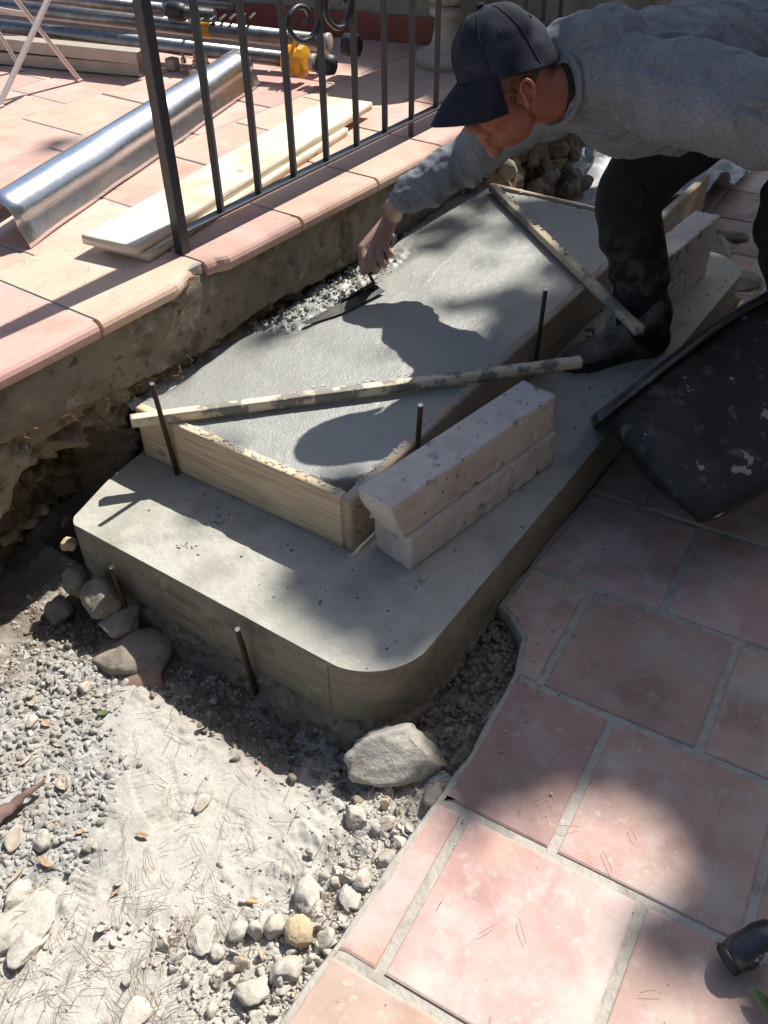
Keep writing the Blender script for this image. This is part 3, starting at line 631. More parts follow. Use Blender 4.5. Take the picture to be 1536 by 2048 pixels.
# ---- lower concrete step
slab = empty('concrete_step', (1.6, 1.1, 0), 'wide lower step of set grey concrete with rounded front corner', 'step')
E1_, E2_, E3_ = (1, 0, 0), (0, 1, 0), (0, 0, 1)
def slab_mesh():
    ol = slab_outline(); 
    pts = [(1.30, 1.69), (1.10, 1.665), (SX0 + .02, 1.625)] + [(SX0, y) for y in np.linspace(1.60, SY0 + .2, 34)] + ol[:11] + [(x, SY0) for x in np.linspace(SX0 + .19, SX1 - .19, 90)] + ol[11:] + [(SX1, SY0 + .2), (SX1, 1.0), (SX1, 1.70)]
    p = np.array(pts); c = np.array([2.1, 1.2]); n = len(p)
    P = np.c_[p, p[:, 0] * 0]
    T = np.roll(p, -1, 0) - np.roll(p, 1, 0); T /= np.linalg.norm(T, axis=1)[:, None]; out = np.c_[T[:, 1], -T[:, 0]]
    out[(np.einsum('ij,ij->i', out, p - c) < 0)] *= -1
    rag = .0025 * fbm(P, 40, 3, 3)
    chip = np.clip(fbm(P, 17, 3, 8) - .18, 0, 1) * .018
    def lev(o_, z_): return np.c_[p + out * o_[:, None], z_]
    one = np.ones(n)
    rings = [lev(one * 0, one * -.035), lev(rag * .3, one * .05), lev(rag * .3 - .0005, HS - .006 - chip), lev(-.003 - chip * .7 + rag * .3, HS - .0006 * one)]
    V_ = np.concatenate(rings); F_ = [[j * n + i, j * n + i + 1, (j + 1) * n + i + 1, (j + 1) * n + i] for j in range(3) for i in range(n - 1)]
    o = mk('formed_face', V_, F_, M['slab_face'], slab, True); fixn(o)
    # thin joint lines on the front face (butt joints of the removed form)
    # top as a fine grid strip so that the relief is real
    gx_ = np.arange(SX0, SX1 + .001, .012); gy_ = np.arange(SY0, 1.72, .012)
    Xg, Yg = np.meshgrid(gx_, gy_, indexing='ij')
    # pull the corners in to the rounded outline
    r = .165
    for (cx, sx) in ((SX0 + r, -1), (SX1 - r, 1)):
        cy = SY0 + r; m_ = ((Xg - cx) * sx > 0) & (Yg < cy); dx = Xg - cx; dy = Yg - cy
        L = np.maximum(np.abs(dx), np.abs(dy)); h = np.hypot(dx, dy) + 1e-9; s = np.where(m_, L / h, 1); Xg = cx + dx * s; Yg = np.where(m_, cy + dy * s, Yg)
    e_ = .0025
    Yg = np.minimum(Yg, np.interp(Xg, [SX0, SX0 + .02, 1.10, 1.30, 2], [1.60, 1.623, 1.662, 1.687, 1.72]))
    Xg = np.clip(Xg, SX0 + e_, SX1 - e_); Yg = np.maximum(Yg, SY0 + e_)
    P = np.stack([Xg, Yg, Xg * 0], -1)
    Zg = HS + .0012 * fbm(P, 9, 4, 2) + .0012 * np.clip(fbm(P, 60, 2, 5), .2, 1)
    # swirl mark left by a float near the corner, and a lath mark
    cc_ = at(705, 1175, HS); rr = np.hypot(Xg - cc_[0], (Yg - cc_[1])); Zg = Zg + .0014 * np.sin(rr * 2 * math.pi / .021) * smooth(.075 - rr, 0, .03)
    a_ = at(215, 1078, HS); b_ = at(470, 1060, HS); d_ = (b_ - a_)[:2]; Ld = np.hypot(*d_); d_ = d_ / Ld
    uu = (Xg - a_[0]) * d_[0] + (Yg - a_[1]) * d_[1]; vv = -(Xg - a_[0]) * d_[1] + (Yg - a_[1]) * d_[0]
    Zg = Zg + .005 * (smooth(.022 - np.abs(vv), 0, .006)) * smooth(uu, 0, .03) * smooth(Ld + .15 - uu, 0, .05)
    q = np.arange(Xg.size).reshape(Xg.shape); Fg = np.stack([q[:-1, :-1], q[1:, :-1], q[1:, 1:], q[:-1, 1:]], -1).reshape(-1, 4)
    o = mk('step_top', np.stack([Xg, Yg, Zg], -1).reshape(-1, 3), Fg, M['slab'], slab, True)
    # raised seams left by the joints of the removed form
    for yy in (.803, 1.02):
        v, f = box((SX0 - .0012, yy, -.02), E1_, E2_, E3_, (.002, .0022, HS + .012), .0004); mk('form_seam', v, f, M['footing'], slab)
    v, f = box((1.12, SY0 - .0012, -.02), E1_, E2_, E3_, (.0022, .002, HS + .012), .0004); mk('form_seam', v, f, M['footing'], slab)
    # rough footing
    lv = []
    for j, (off, z_) in enumerate(((-.03, -.022), (.002, -.028), (.012, -.048), (.014, -.075), (.034, -.105), (.04, -.16), (.02, -.24))):
        Pn = np.c_[p, np.full(n, z_)]; amp = (.0, .010, .024, .03, .035, .02, 0)[j]
        oo = off + amp * fbm(Pn, 13, 4, 40 + j, .6) * 1.6
        side = (p[:, 1] < SY0 + .1) & (p[:, 0] > 1.3); oo = np.where(side, oo * .45, oo)
        lv.append(np.c_[p + out * oo[:, None], z_ + amp * .5 * fbm(Pn, 17, 3, 50 + j)])
    V_ = np.concatenate(lv); F_ = np.array([[j * n + i, j * n + i + 1, (j + 1) * n + i + 1, (j + 1) * n + i] for j in range(len(lv) - 1) for i in range(n - 1)])
    o = mk('rough_footing', V_, F_, M['footing'], slab, True)
    sm = o.modifiers.new('s', 'SUBSURF'); sm.levels = 2; sm.render_levels = 2
    tx = bpy.data.textures.new('lump', 'CLOUDS'); tx.noise_scale = .022; tx.noise_depth = 4
    d2 = o.modifiers.new('d', 'DISPLACE'); d2.texture = tx; d2.strength = .042; d2.mid_level = .5; d2.texture_coords = 'GLOBAL'
slab_mesh()
# ---- fresh concrete of the upper step
def fresh():
    gx_ = np.arange(1.266, 3.122, .0075); gy_ = np.arange(.986, 1.745, .0075); Xg, Yg = np.meshgrid(gx_, gy_, indexing='ij')
    r = .15; cx, cy = 1.266 + r, .986 + r
    P = np.stack([Xg, Yg, Xg * 0], -1)
    rr = np.where((Xg < cx) & (Yg < cy), np.hypot(Xg - cx, Yg - cy) - r, -1.) + .006 * fbm(P, 20, 2, 4)
    Z_ = ZF + .0016 * fbm(P, 5, 4, 12) + .0018 * np.clip(fbm(P, 55, 3, 15), .15, 1) + .0009 * fbm(P, 110, 2, 16)
    Z_ = Z_ - smooth(rr, 0, .02) * .10
    Z_ = Z_ + .004 * smooth(np.minimum(Xg - 1.266, 3.12 - Xg), .03, 0) * fbm(P, 40, 2, 3) - .003 * smooth(Yg - .986, .03, 0) * (1 + fbm(P, 40, 2, 6))
    # rough, not yet smoothed band along the wall + ridge beside the trowel
    band = smooth(Yg, 1.535, 1.575) * smooth(Xg, 1.72, 1.80) * smooth(2.52 - Xg, 0, .12)
    Z_ = Z_ + band * (-.012 + .012 * fbm(P, 26, 4, 23) + .016 * np.clip(fbm(P, 55, 2, 27), 0, 1))
    wob = .035 * fbm(np.stack([Xg, Xg * 0, Xg * 0], -1), 5, 3, 55)
    Z_ = Z_ - smooth(Yg + wob, 1.66, 1.70) * (.035 + .02 * fbm(P, 30, 3, 57)) * smooth(2.7 - Xg, -.3, .3)
    dr = smooth(.006 - np.abs((Yg - 1.45) - .16 * (Xg - 2.5) + .01 * fbm(P, 12, 2, 9)), 0, .006) * smooth(Xg, 2.15, 2.3) * smooth(2.85 - Xg, 0, .2); Z_ = Z_ + .0018 * dr
    q = np.arange(Xg.size).reshape(Xg.shape); Fg = np.stack([q[:-1, :-1], q[1:, :-1], q[1:, 1:], q[:-1, 1:]], -1).reshape(-1, 4)
    o = mk('fresh_concrete', np.stack([Xg, Yg, Z_], -1).reshape(-1, 3), Fg, M['wet'], None, True)
    tag(o, 'wet grey concrete filling the timber form of the upper step', 'concrete')
fresh()
# ---- formwork boards
fw = empty('timber_formwork', (1.25, 1.0, HS), 'pale pine boards boxing in the wet concrete of the upper step', 'formwork')
E1, E2, E3 = (1, 0, 0), (0, 1, 0), (0, 0, 1)
v, f = rbox((1.239, .986, HS + .001), E1, E2, E3, (.026, .672, ZB - HS - .001), .008, .0008, 5, .0025); mk('front_board', v, f, M['board'], fw, True)
v, f = rbox((1.239, .957, HS + .001), E1, E2, E3, (2.46, .0275, ZB - HS - .001), .009, .0011, 6, .0025); mk('side_board', v, f, M['board_old'], fw, True)
bb = at(985, 372, ZB); b2 = at(1195, 430, ZB)
v, f = rbox((3.124, .986, HS + .001), E1, E2, E3, (.022, .69, ZB - HS + .001), .01, .001, 7, .0025); mk('back_board', v, f, M['board_old'], fw, True)
for (x, z) in ((1.262, .27), (1.275, .262), (1.262, .19), (1.272, .182), (1.26, .225)):
    v, f = lathe((x, .9565, z), [(.0025, 0), (.0025, .002)], 8, (0, -1, 0)); mk('nail_head', v, f, M['rebar'], fw)
# concrete smears on top of boards
def smear(x0, x1, y0, y1, n, s):
    parts = []
    for k in range(n):
        x, y = random.uniform(x0, x1), random.uniform(y0, y1); d = random.uniform(.004, .013); parts.append(rock((x, y, ZB + .0005), (d * 1.5, d, d * .45), s + k, 1, random.random() * 3))
    return parts
v, f = join(smear(1.245, 1.265, 1.0, 1.5, 60, 900) + smear(1.3, 3.1, .972, .985, 190, 1200) + smear(3.12, 3.145, 1.0, 1.6, 30, 1500)); o = mk('mortar_crumbs_on_boards', v, f, M['slab'], fw); tag(o, kind='stuff')
# ================================================================== objects
# ---- travertine blocks
def block(name_lbl, corner, yaw, dims, seed, grp='pale stone blocks resting on the lower step', shape=None):
    a_ = math.radians(yaw); ax = (math.cos(a_), math.sin(a_), 0); ay = (-math.sin(a_), math.cos(a_), 0)
    v, f = rbox(corner, ax, ay, E3, dims, .0055, .0012, seed, .002, .045, shape)
    o = mk('stone_block', v, f, M['travertine'], None, True); tag(o, name_lbl, 'stone block', grp); return o
block('lower of the two near pale stone blocks, lying flat on the step against the form', (1.262, .807, HS + .001), -9.5, (.565, .115, .104), 21)
block('upper of the two near pale stone blocks, pitted with broken front end', (1.238, .822, HS + .106), -9.3, (.585, .105, .112), 22, shape=lambda V: V + np.c_[-.02 * smooth(V[:, 2], .03, .09) * smooth(.2 - V[:, 0], 0, .2) + .012 * smooth(V[:, 2], .05, .0), V[:, 1] * 0, V[:, 2] * 0])
block('lower of the two far pale stone blocks beside the man\'s trouser leg', (2.52, .790, HS + .001), -3.5, (.62, .09, .10), 23)
block('upper of the two far pale stone blocks, on edge behind the trouser leg', (2.52, .792, HS + .102), -3.5, (.64, .088, .118), 24)
# ---- laths
def lath(lbl, p, q, wd, th, m, seed):
    p = np.asarray(p, float); q = np.asarray(q, float); d = q - p; L = np.linalg.norm(d); d /= L; s = np.cross((0, 0, 1), d); s /= np.linalg.norm(s); u = np.cross(d, s)
    v, f = rbox(p - s * wd / 2, d, s, u, (L, wd, th), .008, .0007, seed, .0008); o = mk('timber_lath', v, f, m, None, True); tag(o, lbl, 'timber lath', 'thin timber laths across the form'); return o
pa = at(262, 843, ZB + .014); pb = at(1162, 724, ZB + .014)
L1 = lath('nearer thin lath laid across the form, clean pine left end and mortar-smeared middle', (pa[0], pa[1], ZB + .002), (pb[0], pb[1], ZB + .002), .026, .026, M['lath'], 31)
pa = at(985, 376, ZB + .012); pb = at(1280, 664, ZB + .012)
L2 = lath('farther thin lath running from the back corner of the form to the boot', (pa[0], pa[1], ZB + .002), (pb[0], pb[1], ZB + .002), .030, .024, M['lath_clean'], 32)
def on_lath(p, q, t, s0):
    parts = []
    for k in range(26):
        tt = random.uniform(*t); c = np.asarray(p) * (1 - tt) + np.asarray(q) * tt; d = random.uniform(.005, .014)
        parts.append(rock((c[0] + random.uniform(-.01, .01), c[1] + random.uniform(-.01, .01), ZB + .028 - .001), (d * 1.6, d, d * .6), s0 + k, 1, random.random() * 3))
    return parts
v, f = join(on_lath(at(262, 843, ZB), at(1162, 724, ZB), (.2, .75), 2000)); tag(mk('mortar_on_lath', v, f, M['slab']), None, None, None, 'stuff')
v, f = join(on_lath(at(985, 376, ZB), at(1280, 664, ZB), (.05, .6), 2100)); tag(mk('mortar_on_far_lath', v, f, M['crumb']), None, None, None, 'stuff')
# ---- steel stakes
def stake(lbl, base, tip, r=.0062, rust=True):
    base = np.asarray(base, float); tip = np.asarray(tip, float); L = np.linalg.norm(tip - base); n = int(L / .004); d = (tip - base) / L
    P_ = [base + d * L * k / n for k in range(n + 1)]; rad = [r * (1.0 + (.14 if k % 2 else 0)) for k in range(n + 1)]
    root = empty('steel_stake', base, lbl, 'steel rod', 'ribbed steel rods driven in as stakes')
    v, f = tube(P_, rad, 8); mk('rod', v, f, M['rebar'], root, True)
    v, f = tube([tip + d * .0003, tip + d * .0022], [r * 1.04, r * .98], 10); mk('cut_end', v, f, M['rebar_cut'], root)
SD = SUN
stake('steel rod stake leaning against the front pine board under the lath end', at(355, 948, HS) - np.array([0, 0, .01]), (1.207, 1.526, .435))
stake('rusty steel rod stake in front of the middle of the lower step', at(514, 1385, -.10) - np.array([0, 0, .03]), (.900, 1.024, .140))
b3 = at(272, 1275, -.11); t3 = at(223, 1135, .115)
stake('steel rod stake standing among the tumbled stones at the left', b3, t3)
b4 = aty(832, 912, .945); t4 = aty(841, 811, .930)
stake('steel rod stake between the side board and the near blocks', b4 - np.array([0, 0, .06]), t4)
stake('steel rod stake by the side board nearest the boot', aty(1070, 735, .940), aty(1091, 580, .925))
# ---- railing
rail = empty('iron_railing', (1.62, 1.80, ZT), 'black wrought iron railing with square bars and scrolls along the terrace edge', 'railing')
YR = 1.80
v, f = box((1.607, YR - .017, ZT), E1, E2, E3, (.032, .032, .98), .002); mk('end_post', v, f, M['iron'], rail)
v, f = box((1.636, YR - .017, ZT + .052), E1, E2, E3, (4.2, .034, .009), .0015); mk('bottom_rail', v, f, M['iron'], rail)
v, f = box((1.60, YR - .022, ZT + .98), E1, E2, E3, (4.3, .044, .01), .0015); mk('top_rail', v, f, M['iron'], rail)
for k in range(1, 25):
    x = 1.624 + .1665 * k; z0 = ZT if k in (7, 14, 21) else ZT + .061
    v, f = box((x - .0088, YR - .0088, z0), E1, E2, E3, (.0176, .0176, 1.53 - z0), .001)
    v = v.copy(); c_ = np.array([x, YR]); v[:, :2] = (v[:, :2] - c_) @ np.array([[.94, .34], [-.34, .94]]) + c_
    mk('bar', v, f, M['iron'], rail)
def px_y(pts, y): return [aty(px, py, y) for px, py in pts]
s1 = [(607, 46), (617, 40), (618, 28), (610, 15), (594, 14), (580, 30), (577, 50), (585, 70), (603, 82), (622, 74), (634, 56), (640, 30), (642, 5), (640, -30), (632, -60)]
s2 = [(688, 8), (693, -6), (684, -16), (664, -20), (652, 0), (652, 25), (658, 42), (672, 55), (686, 52), (695, 36), (700, 10), (698, -20), (690, -50)]
for s_ in (s1, s2):
    P_ = spline(px_y(s_, YR - .002), 6); v, f = tube(P_, [.0045 + .0035 * min(1, i / 14) for i in range(len(P_))], 8); mk('scroll', v, f, M['iron'], rail, True)
# ---- two planks on the terrace
pA_ = np.array([1.495, 1.840, 0]); dA = np.array([1.402, .205, 0]); LA = np.linalg.norm(dA); dA /= LA; sA = np.array([-dA[1], dA[0], 0])
v, f = rbox(pA_ + np.array([.03, -.012, ZT + .002]), dA, sA, E3, (LA * .82, .165, .024), .012, .0008, 41, .001)
tag(mk('timber_plank', v, f, M['plank'], None, True), 'lower of two stacked pale pine planks behind the railing', 'plank', 'planks stacked on the terrace')
v, f = rbox(pA_ + np.array([0, 0, ZT + .0275]), dA, sA, E3, (LA, .185, .026), .012, .0008, 42, .001)
tag(mk('timber_plank', v, f, M['plank'], None, True), 'upper of two stacked pale pine planks, sunlit white behind the railing', 'plank', 'planks stacked on the terrace')
# ---- rolled galvanised sheet
def galv():
    p = at(-8, 440, ZT + .075); q = at(478, 130, ZT + .075); d = q - p; d[2] = 0; L = np.linalg.norm(d); d /= L; s = np.array([d[1], -d[0], 0])   # s: towards the camera side
    R_ = .066; n = 26; m_ = 26; V_ = []
    prof = []
    for k in range(n + 1):
        t = math.radians(-150 - 215 * k / n + 60)    # wraps from under the far side over the top to the near side
        prof.append((R_ * math.cos(math.radians(215 - 218 * k / n)), R_ * math.sin(math.radians(215 - 218 * k / n))))
    x1, z1 = prof[-1]
    for k in range(1, 6): prof.append((x1 + .0045 * k, z1 - (z1 + R_ - .002) * k / 5.0))
    base = np.array([p[0], p[1], ZT + R_ + .002]); mm = len(prof)
    for i in range(m_ + 1):
        c = base + d * L * i / m_
        for (x, z) in prof:
            w_ = 1 + .03 * float(noise(np.array([[i * .4, x * 20, z * 20]]), 3)[0]); V_.append(c + s * x * w_ + np.array([0, 0, z * w_]))
    F_ = [[i * mm + k, i * mm + k + 1, (i + 1) * mm + k + 1, (i + 1) * mm + k] for i in range(m_) for k in range(mm - 1)]
    o = mk('galvanised_sheet', V_, F_, M['galv'], None, True); so_ = o.modifiers.new('t', 'SOLIDIFY'); so_.thickness = .0012
    tag(o, 'shiny rolled galvanised metal sheet lying on the terrace tiles', 'metal sheet')
galv()
# ---- scaffold props (steel tubes) on the terrace
def prop(lbl, p, q, r, z0, z1, parts_=()):
    P0 = at(*p, z0); P1 = at(*q, z1); root = empty('steel_prop', (P0[0], P0[1], ZT), lbl, 'steel tube', 'steel tubes stacked on the terrace')
    d = P1 - P0; L = np.linalg.norm(d); d /= L
    v, f = tube([P0 - d * 1.2, P0, P1], r, 18); mk('tube', v, f, M['steel'], root, True)
    for (px, py, z, kind) in parts_:
        t = ((at(px, py, z) - P0) @ d); c = P0 + d * t
        if kind == 'collar':
            v, f = lathe(c - d * .045, [(r * 1.05, 0), (r * 1.9, .005), (r * 2.0, .03), (r * 1.5, .034), (r * 1.45, .065), (r * 2.1, .07), (r * 2.0, .092), (r * 1.05, .097)], 12, d); mk('yellow_collar', v, f, M['yellow'], root, False)
            v, f = beam(c + np.array([0, 0, r * 1.4]), c + np.array([.01, -.02, r * 2.9]), .03, .012); mk('collar_handle', v, f, M['yellow'], root)
        if kind == 'band': v, f = lathe(c - d * .035, [(r * 1.02, 0), (r * 1.06, .002), (r * 1.06, .07), (r * 1.02, .072)], 18, d); mk('yellow_band', v, f, M['yellow'], root, True)
        if kind == 'cap': v, f = lathe(c - d * .02, [(r * .9, 0), (r * 1.35, .006), (r * 1.4, .05), (r * 1.2, .075), (r * .5, .085)], 16, d); mk('black_end_cap', v, f, M['blackplastic'], root, True)
        if kind == 'ring': v, f = lathe(c, [(r * 1.05, 0), (r * 1.15, .003), (r * 1.15, .018), (r * 1.05, .02)], 18, d); mk('steel_ring', v, f, M['alu'], root, True)
        if kind == 'thread':
            pr = []
            for k in range(14): pr += [(r * .82, k * .01), (r * 1.05, k * .01 + .005)]
            v, f = lathe(c, pr, 16, d); mk('screw_thread', v, f, M['steel'], root, False)
prop('nearest steel tube with yellow collar and round black end cap', (0, 52), (612, 124), .030, .665, .635, ((590, 121, .636, 'collar'), (622, 125, .635, 'ring'), (642, 128, .635, 'cap')))
prop('second steel tube from the railing, with yellow painted band', (0, 12), (655, 86), .034, .72, .665, ((405, 57, .69, 'band'), (652, 85, .665, 'ring'), (690, 92, .665, 'cap')))
prop('upper rear steel tube ending in a black cap behind the end post', (60, -10), (325, 20), .028, .80, .76, ((343, 22, .76, 'cap'), (370, 27, .75, 'thread')))
prop('thin rearmost steel tube crossing behind the railing bars', (300, 2), (470, 14), .022, .70, .69, ((478, 12, .69, 'ring'),))
for i, (p, q, z, lb) in enumerate((((0, 112), (285, 137), ZT + .030, 'lower of two grey aluminium beams under the steel tubes'), ((0, 84), (283, 113), ZT + .088, 'upper of two grey aluminium beams under the steel tubes'))):
    P0 = at(*p, z); P1 = at(*q, z); d = P1 - P0; P0 = P0 - d * 1.0
    rt = empty('aluminium_beam', (P1[0], P1[1], ZT), lb, 'metal beam', 'grey beams under the steel tubes')
    v, f = beam(P0, P1, .07, .048); v = v - [0, 0, .024]; mk('beam_body', v, f, M['alu'], rt)
    v, f = beam(P1, P1 + d / np.linalg.norm(d) * .006, .078, .052); v = v - [0, 0, .026]; mk('end_plate', v, f, M['steel'], rt)
pc = at(345, 130, ZT + .03)
v, f = rock((pc[0], pc[1], ZT + .03), (.16, .09, .06), 77, 1, 1.2, .1); 
cl = empty('scaffold_clamp', (pc[0], pc[1], ZT), 'dark steel clamp lying between beam ends and railing post', 'clamp')
for k, (dx, dy, sx, sy, sz) in enumerate(((0, 0, .05, .05, .05), (.02, -.09, .06, .03, .03), (-.03, -.16, .10, .04, .035), (.05, -.21, .05, .05, .03))):
    v, f = box((pc[0] + dx, pc[1] + dy, ZT + .001), E1, E2, E3, (sx, sy, sz), .006); mk('clamp_plate', v, f, M['alu'], cl)
for k in range(3):
    v, f = lathe((pc[0] + .02, pc[1] - .05 - .07 * k, ZT + .04), [(.012, 0), (.012, .02), (.006, .021), (.006, .05)], 8); mk('clamp_bolt', v, f, M['steel'], cl)
# ladder-like comb frames whose shadow falls on the tiles
fr = empty('form_panel', at(430, 60, ZT + .02), 'flat perforated steel form panel tucked behind the tubes', 'steel panel')
fp = at(380, 45, .74)
for k in range(7):
    v, f = beam(fp + np.array([.03 * k, -.03 * k, 0]), fp + np.array([.03 * k + .10, -.03 * k + .06, -.005]), .012, .008); mk('panel_slat', v, f, M['steel'], fr)
# ---- white folding rack
rk = empty('folding_rack', (2.4, 3.42, ZT), 'pale crossed legs of a folding rack at the top left of the terrace', 'rack')
def rack_leg(p, q, yy, w_=.022):
    P0 = at(*p, ZT); P1 = aty(*q, P0[1] + yy); v, f = beam(P0, P0 + (P1 - P0) * 1.25, w_, .014); mk('leg', v, f, M['white_rack'], rk)
    v, f = box(P0 - [.014, .014, 0], E1, E2, E3, (.028, .028, .012), .004); mk('foot', v, f, M['white_rack'], rk)
rack_leg((0, 215), (104, -10), .02); rack_leg((157, 163), (22, -8), .04); rack_leg((40, 142), (-40, 10), .03)
v, f = beam(aty(-20, 20, 3.5), aty(50, 32, 3.5), .016, .016); mk('cross_bar', v, f, M['white_rack'], rk)
# ---- stone urn foot
uc = at(893, 128, ZT); uc = np.array([uc[0], uc[1], ZT])
prof = [(.135, 0), (.135, .045), (.125, .055), (.095, .060), (.07, .085), (.058, .14), (.056, .185), (.075, .195), (.082, .21), (.075, .225), (.06, .235), (.10, .26), (.15, .32), (.175, .40), (.185, .5), (.2, .6), (.21, .62), (.18, .625)]
ur = empty('garden_urn', uc, 'weathered stone urn on a round foot beside the man\'s cap', 'urn')
k_ = [p for p in prof if p[1] < .24]; v, f = lathe(uc, k_, 32); mk('foot', v, f, M['urn'], ur, True)
v, f = lathe(uc, [(.055, .236)] + [p for p in prof if p[1] > .24], 56, flute=.10, fl_r=(.26, .45)); mk('bowl', v, f, M['urn'], ur, True)
# planting / dark balusters further behind
for k in range(5):
    c = at(980 + 42 * k, 22, ZT) * np.array([1, 1, 0]) + np.array([0, 0, ZT])
# ---- trowel
tw = empty('plastering_trowel', at(680, 605, ZF + .01), 'steel trowel with bent shank pressed on the wet concrete in the man\'s hand', 'trowel')
t0 = at(606, 644, ZF + .012); t1 = at(750, 569, ZF + .020); d = t1 - t0; L = np.linalg.norm(d); d /= L; s = np.cross(d, (0, 0, 1)); s /= np.linalg.norm(s); up_ = np.cross(s, d)
ed = np.array([0.05, -.85, -.12]); ed = ed - d * (ed @ d); ed /= np.linalg.norm(ed)
V_ = []; nn_ = 12
for i in range(nn_ + 1):
    x = L * i / nn_; wd = .095 * (1 - .35 * smooth(x, .05, 0)) if True else 0
    wd = .10 * min(1, (.35 + x / L * 1.6))
    for (a_, b_) in ((0, 0), (wd, 0), (wd, .0016), (0, .0016)): V_.append(t0 + d * x + ed * a_ * .45 + np.cross(d, ed) * b_)
F_ = [[i * 4 + k, i * 4 + (k + 1) % 4, (i + 1) * 4 + (k + 1) % 4, (i + 1) * 4 + k] for i in range(nn_) for k in range(4)] + [[0, 1, 2, 3], [nn_ * 4 + k for k in (3, 2, 1, 0)]]
fixn(mk('blade', V_, F_, M['trowel'], tw))
G0 = at(738, 548, ZF + .062); G1 = at(787, 470, ZF + .135)
pth = spline([t0 + d * (L * .52) + up_ * .004, t0 + d * (L * .93) + up_ * .007, at(747, 566, ZF + .03), at(742, 556, ZF + .045), G0], 6)
v, f = tube(pth, .0052, 10); mk('shank', v, f, M['trowel'], tw, True)
gd = G1 - G0; v, f = lathe(G0, [(.007, 0), (.013, .008), (.016, .05), (.0155, .10), (.017, np.linalg.norm(gd) - .01), (.011, np.linalg.norm(gd))], 16, gd); mk('handle', v, f, M['blackplastic'], tw, True)
# ---- black mortar tub lying tipped
tb = empty('mortar_tub', (1.8, .35, 0), 'black mortar tub with dried cement stains tipped on its side at the right', 'tub')
D_ = at(1400, 1046, .215); A_ = at(1212, 832, .345); Bx = at(1536, 582, .41); Cx = at(1536, 980, .25)
ru = (Bx - A_) / np.linalg.norm(Bx - A_); bu = (Cx - D_) / np.linalg.norm(Cx - D_); bu = bu * .45 + ru * .55; bu /= np.linalg.norm(bu); bu = (Cx - D_) / np.linalg.norm(Cx - D_)
B_ = A_ + ru * 1.02; C_ = D_ + (bu * .5 + ru * .12)
nb = np.array([.27, .07, -.20]); nrim = np.array([.30, .10, -.21])
def rquad(c4, r, n=6):
    out = []
    for i in range(4):
        p0, p1, p2 = np.asarray(c4[i - 1]), np.asarray(c4[i]), np.asarray(c4[(i + 1) % 4])
        a_ = p1 + (p0 - p1) / np.linalg.norm(p0 - p1) * r; b_ = p1 + (p2 - p1) / np.linalg.norm(p2 - p1) * r
        for k in range(n + 1): t = k / n; out.append(a_ * (1 - t) ** 2 + 2 * p1 * t * (1 - t) + b_ * t * t)
    return np.array(out)
def dens(Q, k=4):
    out = []
    for i in range(len(Q)):
        a_, b_ = Q[i], Q[(i + 1) % len(Q)]
        m_ = max(1, int(np.linalg.norm(b_ - a_) / .03))
        out.append((a_, b_, m_))
    return out
rim4 = [A_, B_, B_ + nrim, A_ + nrim]; base4 = [D_, C_, C_ + nb, D_ + nb]
Rq = rquad(rim4, .085); Bq = rquad(base4, .055)
def sub(Q, cnts):
    out = []
    for i, m_ in enumerate(cnts):
        a_, b_ = Q[i], Q[(i + 1) % len(Q)]
        for k in range(m_): out.append(a_ + (b_ - a_) * k / m_)
    return np.array(out)
cn = [max(1, int(np.linalg.norm(Rq[(i + 1) % len(Rq)] - Rq[i]) / .03)) for i in range(len(Rq))]
Rq, Bq = sub(Rq, cn), sub(Bq, cn); n = len(Rq); axis = Rq.mean(0) - Bq.mean(0); axis /= np.linalg.norm(axis)
rings = []
for k in range(0, 17):
    t = k / 16; ring = Bq * (1 - t) + Rq * t; c = ring.mean(0)
    bul = .020 * math.sin(math.pi * t); ring = ring + (ring - c) / np.linalg.norm(ring - c, axis=1)[:, None] * (bul + .012 * fbm(ring, 5, 3, 9)[:, None])
    rings.append(ring)
cB = Bq.mean(0); rings = [cB + (Bq - cB) * .90 - axis * .012] + rings
V_ = np.concatenate(rings + [np.array([cB - axis * .012])]); m_ = len(rings)
F_ = [[j * n + i, j * n + (i + 1) % n, (j + 1) * n + (i + 1) % n, (j + 1) * n + i] for j in range(m_ - 1) for i in range(n)] + [[m_ * n, (i + 1) % n, i] for i in range(n)]
o = fixn(mk('shell', V_, F_, M['tub'], tb, True)); so_ = o.modifiers.new('t', 'SOLIDIFY'); so_.thickness = .005; so_.offset = 0
cR = Rq.mean(0); outd = (Rq - cR); outd -= (outd @ axis)[:, None] * axis; outd /= np.linalg.norm(outd, axis=1)[:, None]
rimr = [Rq - axis * .006, Rq + outd * .006 + axis * 0, Rq + outd * .034 + axis * .004, Rq + outd * .044 - axis * .006, Rq + outd * .046 - axis * .034, Rq + outd * .041 - axis * .035, Rq + outd * .037 - axis * .006, Rq + outd * .004 - axis * .006]
V_ = np.concatenate(rimr); F_ = [[j * n + i, j * n + (i + 1) % n, ((j + 1) % 8) * n + (i + 1) % n, ((j + 1) % 8) * n + i] for j in range(8) for i in range(n)]
fixn(mk('rim', V_, F_, M['tub_rim'], tb, True))
# crusted lower edge of the tub
e0 = Bq.mean(0)
pth = [D_ * (1 - t) + C_ * t for t in np.linspace(.03, .9, 24)]; pth = [p + (p - (cB)) / np.linalg.norm(p - cB) * -.014 for p in pth]
v, f = tube(pth, [.005 + .004 * abs(math.sin(i * 1.3)) for i in range(len(pth))], 8); mk('crusted_edge', v, f, M['tub_crust'], tb, True)
